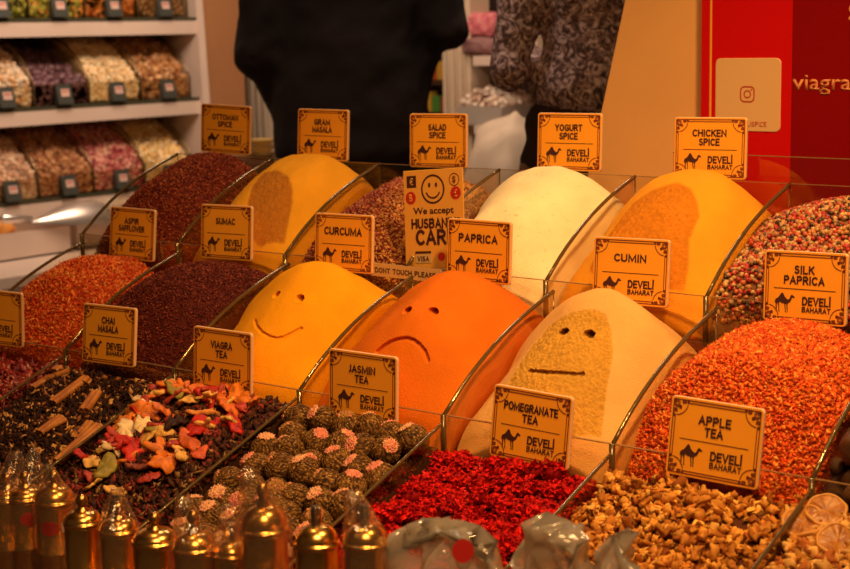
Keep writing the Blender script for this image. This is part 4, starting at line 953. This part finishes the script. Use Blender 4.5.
nutheap(0,2,'green and orange dried fruit in the top nut shelf',[(.35,.36,.05),(.7,.3,.05),(.45,.42,.08)],None,.015,400,h0=.065)
nutheap(0,3,'green dried fruit at the left edge of the top nut shelf',[(.30,.36,.04),(.42,.42,.08),(.2,.2,.04)],None,.015,400,h0=.065)
# dates: countable
o,PtD=nutheap(1,2,'dark layer of dates under the top ones in the middle nut shelf',[(.12,.05,.06),(.18,.08,.09)],None,.014,300,h0=.055,h1=.17,tm=[ico(2,.1)])
dv,df=ico(3); dm=colmesh('date',(dv*(1+.06*fbm(dv*3,2))[:,None])*[.027,.018,.016],df,np.clip(np.array([.16,.075,.085])*(1+.3*fbm(dv*2,2))[:,None],0,1),'gloss_attr')
sp=[];k=0
for a in range(5):
    for c in range(6):
        p=PtD[min(2+int(a*4.2),23),min(2+int(c*4),23)]; sp.append((0,(p[0],p[1]+rng.normal()*.004,p[2]+.012),(rng.normal()*.3,rng.normal()*.3,rng.random()*6),.9+.2*rng.random()))
place_pile([link('date',dm)],sp,'dark purple date on the pile in the middle nut shelf','date','dark dates in the middle nut shelf')
# price tags clipped on the bin fronts
def pricetag(z,y,lab):
    e=empty('price_tag',(SX+.002,y,z+.004)); tag(e,lab,'price tag','price tags on the nut shelves')
    MB().prism([(.002,0),(.028,0),(.011,.068),(.007,.068)],'y',-.032,.032).build('tag_stand',M['tag'],e)
    b=MB(); b.add([(.0245,-.018,.026),(.0245,.018,.026),(.0185,.018,.052),(.0185,-.018,.052)],[(0,1,2,3)]); o=b.build('paper_insert',M['tagpaper'],e,fix=False)
    b=MB(); b.add([(.0214,-.013,.042),(.0214,.013,.042),(.0205,.013,.046),(.0205,-.013,.046)],[(0,1,2,3)]); b.build('price_line',M['redlabel'],o,fix=False)
names=['brown nuts','orange fruit','green and orange fruit','green fruit','far fruit'],['walnuts','cream nuts','dark dates','pale nut cubes','far pale nuts'],['hazelnuts','pink pistachios','brown nuts','beige nuts','far beige nuts']
for L_ in range(3):
    for k in range(4):
        y=YD-k*.24-.125
        pricetag(LV[L_],y,f'grey price tag of the {names[L_][k]} on the {("top","middle","lower")[L_]} nut shelf')
# ------------------------------------------------------------------ side table with tray, packet and scoop
tz=Z0-.345
tb=empty('side_table',(-1.95,1.3,0)); tag(tb,'white side table in front of the nut shelves at the left','table'); TO=(-1.95,1.3,0)
MB().box((-2.22,.55,tz-.03),(-1.6,1.95,tz)).build('tabletop',M['white'],tb,TO)
for x,y in((-2.18,.6),(-1.66,.6),(-2.18,1.9),(-1.66,1.9)): MB().box((x-.02,y-.02,0),(x+.02,y+.02,tz-.03)).build('leg',M['white'],tb,TO)
b=MB(); xa,xb,ya,yb=-2.17,-1.88,.95,1.455; za,zb_=tz,tz+.085
b.box((xa,ya,za),(xb,yb,za+.006))
b.box((xb-.012,ya,za),(xb,yb,zb_)); b.box((xa,ya,za),(xa+.012,yb,zb_)); b.box((xa+.012,ya,za),(xb-.012,ya+.012,zb_)); b.box((xa+.012,yb-.012,za),(xb-.012,yb,zb_))
o=b.build('white_tray',M['white'],origin=((xa+xb)/2,(ya+yb)/2,za)); tag(o,'white open tray holding an orange packet on the side table','tray')
b=MB(); xa,xb,ya,yb=-2.17,-1.90,1.50,1.93
b.box((xa,ya,tz),(xb,yb,tz+.006)); b.box((xb-.012,ya,tz),(xb,yb,tz+.085)); b.box((xa,ya,tz),(xa+.012,yb,tz+.085)); b.box((xa+.012,ya,tz),(xb-.012,ya+.012,tz+.085)); b.box((xa+.012,yb-.012,tz),(xb-.012,yb,tz+.085))
o=b.build('white_tray',M['white'],origin=((xa+xb)/2,(ya+yb)/2,tz)); tag(o,'white open tray under the metal scoop and the clear bags','tray')
M['packet']=mat('orange_packet',(.85,.20,.03),.3,color2=(.95,.5,.12),vscale=14)
def pillow(name,m,c,r,rot,seed,lab,cat,sq=.55,amp=.12):
    v,f=ico(4); V=np.sign(v)*np.abs(v)**sq; V=V*(1+amp*fbm(v*2.5+seed,3))[:,None]*r
    o=link(name,mesh(name,V,f,M[m] if isinstance(m,str) else m,True),None,c,rot); return tag(o,lab,cat)
pillow('orange_packet','packet',(-2.0,1.19,tz+.085),(.065,.12,.045),(0,0,.05),3,'shiny orange packet lying in the white tray','packet',.75,.22)
pillow('white_cup_bag','white',(-2.08,1.02,tz+.11),(.05,.075,.06),(0,0,0),6,'white soft packet behind the orange packet','packet',.7,.06)
# scoop
M['scoopm']=mat('brushed_steel',(.9,.82,.74),.34,.9)
def scoop(c,rot):
    V=[];n=25;m_=22
    for th in (0,.0016):
        for j in range(m_):
            q=j/(m_-1); y=-.15+.30*q; w=(.010+.050*math.sin(min(1,q*1.35)*math.pi/2)**1.4)*(1 if q<.8 else math.sqrt(max(.02,1-((q-.8)/.2)**2)))-th
            for k in range(n): a=math.pi*k/(n-1); V.append((w*math.cos(a),y,w*.95*math.sin(a)))
    F=[]
    for o_ in(0,m_*n):
        for j in range(m_-1):
            for k in range(n-1): F.append((o_+j*n+k,o_+j*n+k+1,o_+(j+1)*n+k+1,o_+(j+1)*n+k))
    e=empty('metal_scoop',c,rot); e.scale=(1.25,1.1,1.35); MB().add(V,F).build('bowl',M['scoopm'],e,smooth=True); MB().tube([(0,-.145,.010),(0,-.20,.012),(0,-.245,.012),(0,-.255,.010)],[.009,.010,.011,.005],12).build('handle',M['scoopm'],e,smooth=True); return tag(e,'shiny metal scoop lying across the white trays','scoop')
scoop((-1.90,1.47,tz+.088),(math.radians(-6),0,math.radians(4)))
for (x,y,s,lab) in((-2.04,1.72,3,'crumpled clear bag beside the metal scoop'),(-1.97,1.85,7,'shiny clear plastic bag behind the dark red pile')):
    v,f=ico(4); V=np.sign(v)*np.abs(v)**.7*(1+.22*fbm(v*3+s,3))[:,None]*[.09,.10,.035]; o=link('clear_bag',mesh('clear_bag',V,f,M['bag'],True),None,(x,y,tz+.10)); tag(o,lab,'plastic bag')
# ------------------------------------------------------------------ things behind the people
def wb(name,p0,p1,y,dep,m,lab,cat,group=None,bev=.004):
    a=aty(*p0,y);b=aty(*p1,y); x0,x1=sorted((a[0],b[0])); z0,z1=sorted((a[2],b[2])); o=MB().box((x0,y,z0),(x1,y+dep,z1)).build(name,m if not isinstance(m,str) else M[m],origin=((x0+x1)/2,y+dep/2,z0)); bevel(o,bev); return tag(o,lab,cat,group)
cyc=[((.10,.32,.05),'green'),((.75,.42,.04),'yellow'),((.62,.10,.03),'red'),((.45,.06,.03),'dark red')]
ys=3.45
a=aty(405,112,ys);b_=aty(447,112,ys); b=MB()
rk=empty('packet_rack',((a[0]+b_[0])/2,ys+.1,0)); RO=((a[0]+b_[0])/2,ys+.1,0); tag(rk,'dark rack of coloured packets between the person in black and the pilaster','rack')
zs=[aty(425,q,ys)[2] for q in(112,80,50)]
for z in zs: MB().box((a[0]-.1,ys,z-.02),(b_[0]+.05,ys+.22,z)).build('shelf_board',M['tray'],rk,RO)
for x in(a[0]-.1,b_[0]+.03): MB().box((x,ys,0),(x+.02,ys+.22,zs[2]+.15)).build('upright',M['tray'],rk,RO)
j=0
for r_i,z in enumerate(zs[:2]):
    x=a[0]-.05
    while x<b_[0]:
        w=.032+.012*rng.random(); h=.06+.025*rng.random(); c,cn=cyc[(j*3+r_i)%4]; mm=mat('packet_'+cn.replace(' ','_'),c,.4)
        o=MB().box((x,ys+.02,z),(x+w,ys+.07,z+h)).build('small_packet',mm,origin=(x+w/2,ys+.045,z)); bevel(o,.003); tag(o,f'small {cn} packet on the {("lower","upper")[r_i]} board of the dark packet rack','packet',f'{cn} packets on the {("lower","upper")[r_i]} rack board'); x+=w+.006; j+=1
# shelf right of the pilaster
yb=3.0
x0=aty(473,60,yb)[0];x1=aty(560,60,yb)[0]; zA=aty(485,56,yb)[2];zB=aty(485,126,yb)[2]
fs=empty('back_shelf',((x0+x1)/2,yb+.2,0)); FO=((x0+x1)/2,yb+.2,0); tag(fs,'white shelf stand seen between the pilaster and the patterned blouse','shelf unit')
for z,t in((zA,.035),(zB,.03)): MB().box((x0,yb,z-t),(x1,yb+.4,z)).build('shelf_board',M['white'],fs,FO)
for x in(x0,x1-.04): MB().box((x,yb+.36,0),(x+.04,yb+.4,zA+.4)).build('upright',M['cream'],fs,FO)
for x in(x0+.0,x1-.04): MB().box((x,yb+.01,0),(x+.03,yb+.04,zB-.03)).build('upright',M['cream'],fs,FO)
M['pink']=mat('pink_wrap',(.62,.10,.17),.5,color2=(.8,.3,.3),vscale=40,bump=.6,bscale=60); M['mauve']=mat('mauve_bundle',(.22,.10,.10),.7,color2=(.3,.16,.15),vscale=20)
p=aty(480,50,yb+.12); pillow('mauve_bundle','mauve',(p[0]+.02,yb+.14,zA+.035),(.075,.09,.035),(0,0,0),2,'greyish mauve bundle on the shelf beside the pilaster','bundle')
pillow('pink_bundle','pink',(p[0]+.02,yb+.14,zA+.115),(.06,.07,.045),(0,0,0),4,'bright pink wrapped bundle on the mauve bundle','bundle')
# bowl of white nuts on the lower board
p=aty(494,110,yb+.12); b=MB(); b.prism([(p[0]-.09,zB),(p[0]+.09,zB),(p[0]+.105,zB+.07),(p[0]-.105,zB+.07)],'y',yb+.03,yb+.26); o=b.build('grey_bin',mat('grey_bin',(.38,.33,.28),.4),origin=(p[0],yb+.14,zB)); tag(o,'grey bin of pale nuts beside the patterned blouse','bin')
n_=420; pp=np.stack([p[0]+rng.uniform(-.095,.095,n_),yb+.04+rng.random(n_)*.2,zB+.068+0*rng.random(n_)],-1); pp[:,2]+=.07*(1-((pp[:,0]-p[0])/.11)**2)*rng.random(n_)
gv,gf,gc=grains(pp,[ico(1,.2)],np.full(n_,.013),palette(n_,[(.72,.55,.42),(.5,.33,.24),(.8,.68,.55)]),rotmats(n_)); o=link('pale_nuts',mesh('pale_nuts',gv-np.array([p[0],yb+.14,zB]),gf,M['attr'],False,col=gc),None,(p[0],yb+.14,zB)); tag(o,'pale nuts heaped in the grey bin','nuts',None,'stuff')
# pale sack below
M['sack']=mat('pale_sack',(.60,.48,.36),.7,bump=.6,bscale=14)
q=aty(492,160,2.3); v,f=ico(4); V=np.sign(v)*np.abs(v)**.7*(1+.07*fbm(v*2.6,3))[:,None]*[.13,.13,q[2]/2+.06]; V[:,2]+=np.where(V[:,2]>0,.16*V[:,0]*2.2,0); V[:,2]-=V[:,2].min()
o=link('pale_sack',mesh('pale_sack',V,f,M['sack'],True),None,(q[0],2.36,0)); tag(o,'pale slumped sack on the floor behind the salad spice sign','sack')
# stack of small bowls left of the person in black
p=aty(257,150,2.6); nb=6
M['bowl']=mat('yellow_bowl',(.62,.42,.14),.35)
stt=MB().box((p[0]-.16,2.5,0),(p[0]+.16,2.8,p[2]-.035)).build('low_stand',M['tray'],origin=(p[0],2.65,0)); tag(stt,'dark low stand carrying small yellow bowls','stand')
for k in range(3):
    o=MB().lathe([(.028,0),(.055,.022),(.058,.024),(.055,.023),(.03,.003)],n=24).build('small_bowl',M['bowl'],smooth=True); o.location=(p[0]+.01,2.62,p[2]-.035+k*.026); tag(o,f'small yellow bowl, {("lowest","middle","topmost")[k]} of the stack left of the person in black','bowl','stacked yellow bowls')
# ------------------------------------------------------------------ people
def remesh(mb,name,m,parent,vox=.011,smooth=6,disp=None):
    o=mb.build(name,m,parent,smooth=True); r=o.modifiers.new('r','REMESH'); r.mode='VOXEL'; r.voxel_size=vox; r.use_smooth_shade=True
    s=o.modifiers.new('s','SMOOTH'); s.factor=.5; s.iterations=smooth
    if disp:
        t=bpy.data.textures.new(name+'_folds','CLOUDS'); t.noise_scale=disp[1]; t.noise_depth=2; d=o.modifiers.new('d','DISPLACE'); d.texture=t; d.strength=disp[0]; d.mid_level=.5
    return o
def limb(b,pts,rs,n=14):
    b.tube(pts,rs,n)
    for p,r in zip(pts,rs): b.ell(p,(r,r,r),12)
def hand(b,wr,d,side):
    """palm, four unequal bent fingers and a thumb; wr wrist, d unit direction of the hand"""
    d=Vector(d).normalized(); up=Vector((0,0,1)); s=d.cross(up).normalized(); u=s.cross(d)
    pc=Vector(wr)+d*.05; Rm=Matrix((s,d,u)).transposed(); b.ell(pc,(.040,.052,.017),16,rot=Rm)
    for k,(l,off) in enumerate(((.068,-.030),(.078,-.010),(.073,.010),(.057,.029))):
        a=Vector(wr)+d*.088+s*off; m_=a+d*l*.5-u*.010; e=m_+d*l*.30-u*.026; limb(b,[a-d*.01,m_,e],[.0095,.0088,.0078],8)
    a=Vector(wr)+d*.03-s*.034*side; m_=a+d*.03-s*.022*side-u*.006; e=m_+d*.028-s*.004*side-u*.012; limb(b,[a,m_,e],[.012,.0105,.009],8)
def person(loc,yaw,H,pose,label):
    k=H/1.8; e=empty('person',loc,(0,0,yaw)); tag(e,label,'person'); w=pose['w']
    S=lambda *p: tuple(q*k for q in p)
    b=MB()
    b.ell(S(0,.0,1.69),S(.078,.098,.118),24); b.ell(S(0,.018,1.62),S(.060,.075,.062),18)                                # skull, jaw
    b.add([S(-.014,.095,1.672),S(.014,.095,1.672),S(0,.088,1.715),S(0,.122,1.668),S(0,.09,1.655)],[(0,3,2),(3,1,2),(0,4,3),(4,1,3),(0,2,1),(0,1,4)])
    for sx in(-1,1): b.ell(S(sx*.080,-.005,1.68),S(.010,.020,.032),10)
    limb(b,[S(0,-.012,1.48),S(0,-.005,1.60)],[.058*k,.054*k])
    for z,rx,ry in((1.43,.165*w,.095),(1.33,.165*w,.115),(1.22,.150*w,.108),(1.10,.142*w,.102),(1.0,.158*w,.112),(.92,.168*w,.122)): b.ell(S(0,0,z),S(rx,ry,.095),22)
    for sx,arm in((-1,pose['L']),(1,pose['R'])):
        limb(b,[S(sx*.165*w,0,1.455),S(*arm[0]),S(*arm[1])],[.058*k,.042*k,.029*k])
        dv=Vector(arm[1])-Vector(arm[0]); hand(b,S(*arm[1]),dv,sx)
        limb(b,[S(sx*.088,0,.90),S(sx*.10,.015,.50),S(sx*.10,-.01,.10)],[.088*k,.058*k,.042*k])
        b.ell(S(sx*.10,.06,.045),S(.045,.125,.045),14)
    remesh(b,'body',M['skin'],e,.009,4)
    hb=MB(); hb.ell(S(0,-.012,1.712),S(.088,.104,.112),22)
    if pose.get('long'): hb.ell(S(0,-.075,1.60),S(.075,.045,.14),18)
    h=remesh(hb,'hair',M['hair'],e,.011,2,(.012,.03))
    ey=MB()
    for sx in(-1,1): ey.ell(S(sx*.030,.086,1.692),S(.012,.010,.008),10)
    ey.build('eyes',M['ink'],e,smooth=True); mo=MB(); mo.ell(S(0,.088,1.628),S(.024,.010,.006),10); mo.build('mouth',M['redlabel'],e,smooth=True)
    # shirt
    c=MB()
    sh_=pose['shirt']
    for q in range(len(sh_)-1):
        for f_ in (0,.34,.67): z,rx,ry=[sh_[q][a]*(1-f_)+sh_[q+1][a]*f_ for a in range(3)]; c.ell(S(0,0,z),S(rx*w,ry,.085),24)
    z,rx,ry=sh_[-1]; c.ell(S(0,0,z),S(rx*w,ry,.085),24)
    c.ell(S(0,0,1.475),S(.150*w,.085,.055),20)
    for sx,arm in((-1,pose['L']),(1,pose['R'])):
        el=Vector(arm[0]);wr=Vector(arm[1]); mid=el.lerp(wr,.45); sh=Vector((sx*.165*w,0,1.455)); um=sh.lerp(el,.55)
        limb(c,[S(*sh),S(*um),S(*el),S(*mid),S(*el.lerp(wr,.85))],[.080*k*pose.get('sr',1),.074*k*pose.get('sr',1),pose['er']*k,pose['er']*.9*k,.050*k])
        if pose.get('drape'): limb(c,[S(*(el+Vector((-sx*.02,.02,-.01)))),S(sx*.20,.05,el.z-.08 if sx<0 else el.z-.03),S(sx*.15,.05,.88)],[.045,.055,.05])
    remesh(c,'shirt',pose['sm'],e,.011,pose.get('it',6),pose['fold'])
    t=MB()
    for z,rx,ry in pose['low']: t.ell(S(0,0,z),S(rx*w,ry,.10),24)
    if not pose.get('skirt'):
        for sx in(-1,1): limb(t,[S(sx*.09,0,.88),S(sx*.10,.012,.50),S(sx*.10,-.01,.12)],[.102*k,.080*k,.066*k])
    remesh(t,'trousers' if not pose.get('skirt') else 'skirt',pose['tm'],e,.013,5,(.01,.12))
    f=MB()
    for sx in(-1,1): f.ell(S(sx*.10,.065,.048),S(.052,.140,.052),14); f.ell(S(sx*.10,-.01,.09),S(.05,.06,.05),12)
    remesh(f,'shoes',M['hair'],e,.011,2); return e
p=atd(350,60,4.2); d=p[:2]-CAM[:2]; yaw=math.atan2(d[1],d[0])-math.pi/2
person((p[0],p[1],0),yaw,1.80,dict(w=1.05,L=((-.250,-.015,1.075),(-.10,.215,1.08)),R=((.262,-.01,1.135),(.10,.215,1.13)),er=.064,it=30,drape=True,fold=(.022,.10),sm=M['black'],tm=M['black'],
    shirt=[(1.43,.195,.125),(1.33,.200,.145),(1.22,.190,.140),(1.10,.185,.138),(1.0,.195,.14),(.92,.205,.145),(.82,.21,.15)],low=[(.86,.175,.13),(.95,.165,.12)]),
    'person in loose black clothes seen from behind with both elbows out')
# patterned blouse
bm_=bpy.data.materials.new('paisley_blouse'); bm_.use_nodes=True; nt=bm_.node_tree; N=nt.nodes; L=nt.links; pb=N['Principled BSDF']; pb.inputs['Roughness'].default_value=.8
tc=N.new('ShaderNodeTexCoord'); ns=N.new('ShaderNodeTexNoise'); ns.inputs['Scale'].default_value=46; ns.inputs['Detail'].default_value=3; ns.inputs['Distortion'].default_value=2.2; L.new(tc.outputs['Object'],ns.inputs['Vector'])
vo=N.new('ShaderNodeTexVoronoi'); vo.inputs['Scale'].default_value=80; vo.feature='SMOOTH_F1'; L.new(tc.outputs['Object'],vo.inputs['Vector'])
cr1=N.new('ShaderNodeValToRGB'); E=cr1.color_ramp.elements; E[0].position=.40; E[0].color=(.11,.065,.062,1); E[1].position=.60; E[1].color=(.74,.60,.62,1); e2=cr1.color_ramp.elements.new(.5); e2.color=(.36,.21,.17,1); L.new(ns.outputs['Fac'],cr1.inputs['Fac'])
cr2=N.new('ShaderNodeValToRGB'); cr2.color_ramp.elements[0].position=.25; cr2.color_ramp.elements[0].color=(1.15,1.1,1.1,1); cr2.color_ramp.elements[1].position=.6; cr2.color_ramp.elements[1].color=(.55,.50,.48,1); L.new(vo.outputs['Distance'],cr2.inputs['Fac'])
mu=N.new('ShaderNodeMix'); mu.data_type='RGBA'; mu.blend_type='MULTIPLY'; mu.inputs[0].default_value=1; L.new(cr1.outputs[0],mu.inputs[6]); L.new(cr2.outputs[0],mu.inputs[7]); L.new(mu.outputs[2],pb.inputs['Base Color'])
p=atd(592,100,3.4); d=p[:2]-CAM[:2]; yaw=math.atan2(d[1],d[0])-math.pi/2
person((p[0],p[1],0),yaw+.15,1.66,dict(w=.80,sr=.74,L=((-.200,-.055,1.13),(-.13,.18,1.15)),R=((.20,-.03,1.12),(.10,.20,1.14)),er=.048,long=True,skirt=True,fold=(.02,.10),sm=bm_,tm=M['skirt'],
    shirt=[(1.43,.165,.115),(1.33,.165,.14),(1.24,.140,.130),(1.16,.150,.132),(1.09,.185,.137)],low=[(1.0,.20,.12),(.92,.215,.14),(.82,.22,.14),(.7,.215,.14),(.58,.21,.14),(.45,.205,.14)]),
    'person in a brown and pink patterned blouse and a dark skirt')
# ------------------------------------------------------------------ light
def area(name,loc,to,size,power,color,sy=None):
    l=bpy.data.lights.new(name,'AREA'); l.energy=power; l.color=color; l.size=size
    if sy: l.shape='RECTANGLE'; l.size_y=sy
    o=bpy.data.objects.new(name,l); COL.objects.link(o); o.location=loc; o.rotation_euler=(Vector(to)-Vector(loc)).to_track_quat('-Z','Y').to_euler(); return o
def spot(name,loc,to,power,color,ang,blend=.6,r=.05):
    l=bpy.data.lights.new(name,'SPOT'); l.energy=power; l.color=color; l.spot_size=math.radians(ang); l.spot_blend=blend; l.shadow_soft_size=r
    o=bpy.data.objects.new(name,l); COL.objects.link(o); o.location=loc; o.rotation_euler=(Vector(to)-Vector(loc)).to_track_quat('-Z','Y').to_euler(); return o
WARM=(1,.56,.195)
spot('display_lamp',(1.65,-.40,Z0+1.24),(1.12,-.04,Z0),74,WARM,72,.9,.06)
spot('display_lamp',(.60,-.50,Z0+1.5),(.65,-.35,Z0),13,(1,.53,.19),80,.9,.06)
area('camera_side_fill',(1.9,-1.3,Z0+1.2),(1.0,-.2,Z0),.6,11,(1,.56,.22))  # fill added on the camera side, gives the grinders' brass something to reflect
area('nut_shelf_lamp',(-1.35,1.6,2.2),(-2.5,1.8,1.0),.6,17,(1,.72,.53))
spot('front_fill',(1.75,-1.15,Z0+1.15),(1.15,-.70,Z0-.22),14,(1,.62,.31),44,.9,.16)  # added fill spot, brightens the bags, grinders and front row
area('aisle_light',(-.3,2.0,2.8),(-.3,3.0,1.0),.6,24,(1,.68,.46))
area('aisle_light',(-.1,.75,2.75),(-.2,1.9,1.0),.5,12,(1,.76,.60))  # extra light added to brighten the backs of the two people
w=bpy.data.worlds.new('World'); SC.world=w; w.use_nodes=True; w.node_tree.nodes['Background'].inputs[0].default_value=(1,.55,.28,1); w.node_tree.nodes['Background'].inputs[1].default_value=.035
# ------------------------------------------------------------------ camera
cam=bpy.data.cameras.new('camera'); co=bpy.data.objects.new('camera',cam); COL.objects.link(co); SC.camera=co
cam.sensor_fit='HORIZONTAL'; cam.sensor_width=36; cam.lens=FPX/850*36; cam.clip_start=.05
Rm=Matrix((cr,cu,-fw)).transposed().to_4x4(); Rm.translation=Vector(CAM); co.matrix_world=Rm
cam.dof.use_dof=True; cam.dof.focus_distance=2.0; cam.dof.aperture_fstop=9
SC.view_settings.view_transform='Standard'; SC.view_settings.look='None'; SC.view_settings.gamma=1; SC.view_settings.exposure=.32; SC.view_settings.use_curve_mapping=False
SC.cycles.transparent_max_bounces=40; SC.cycles.max_bounces=8
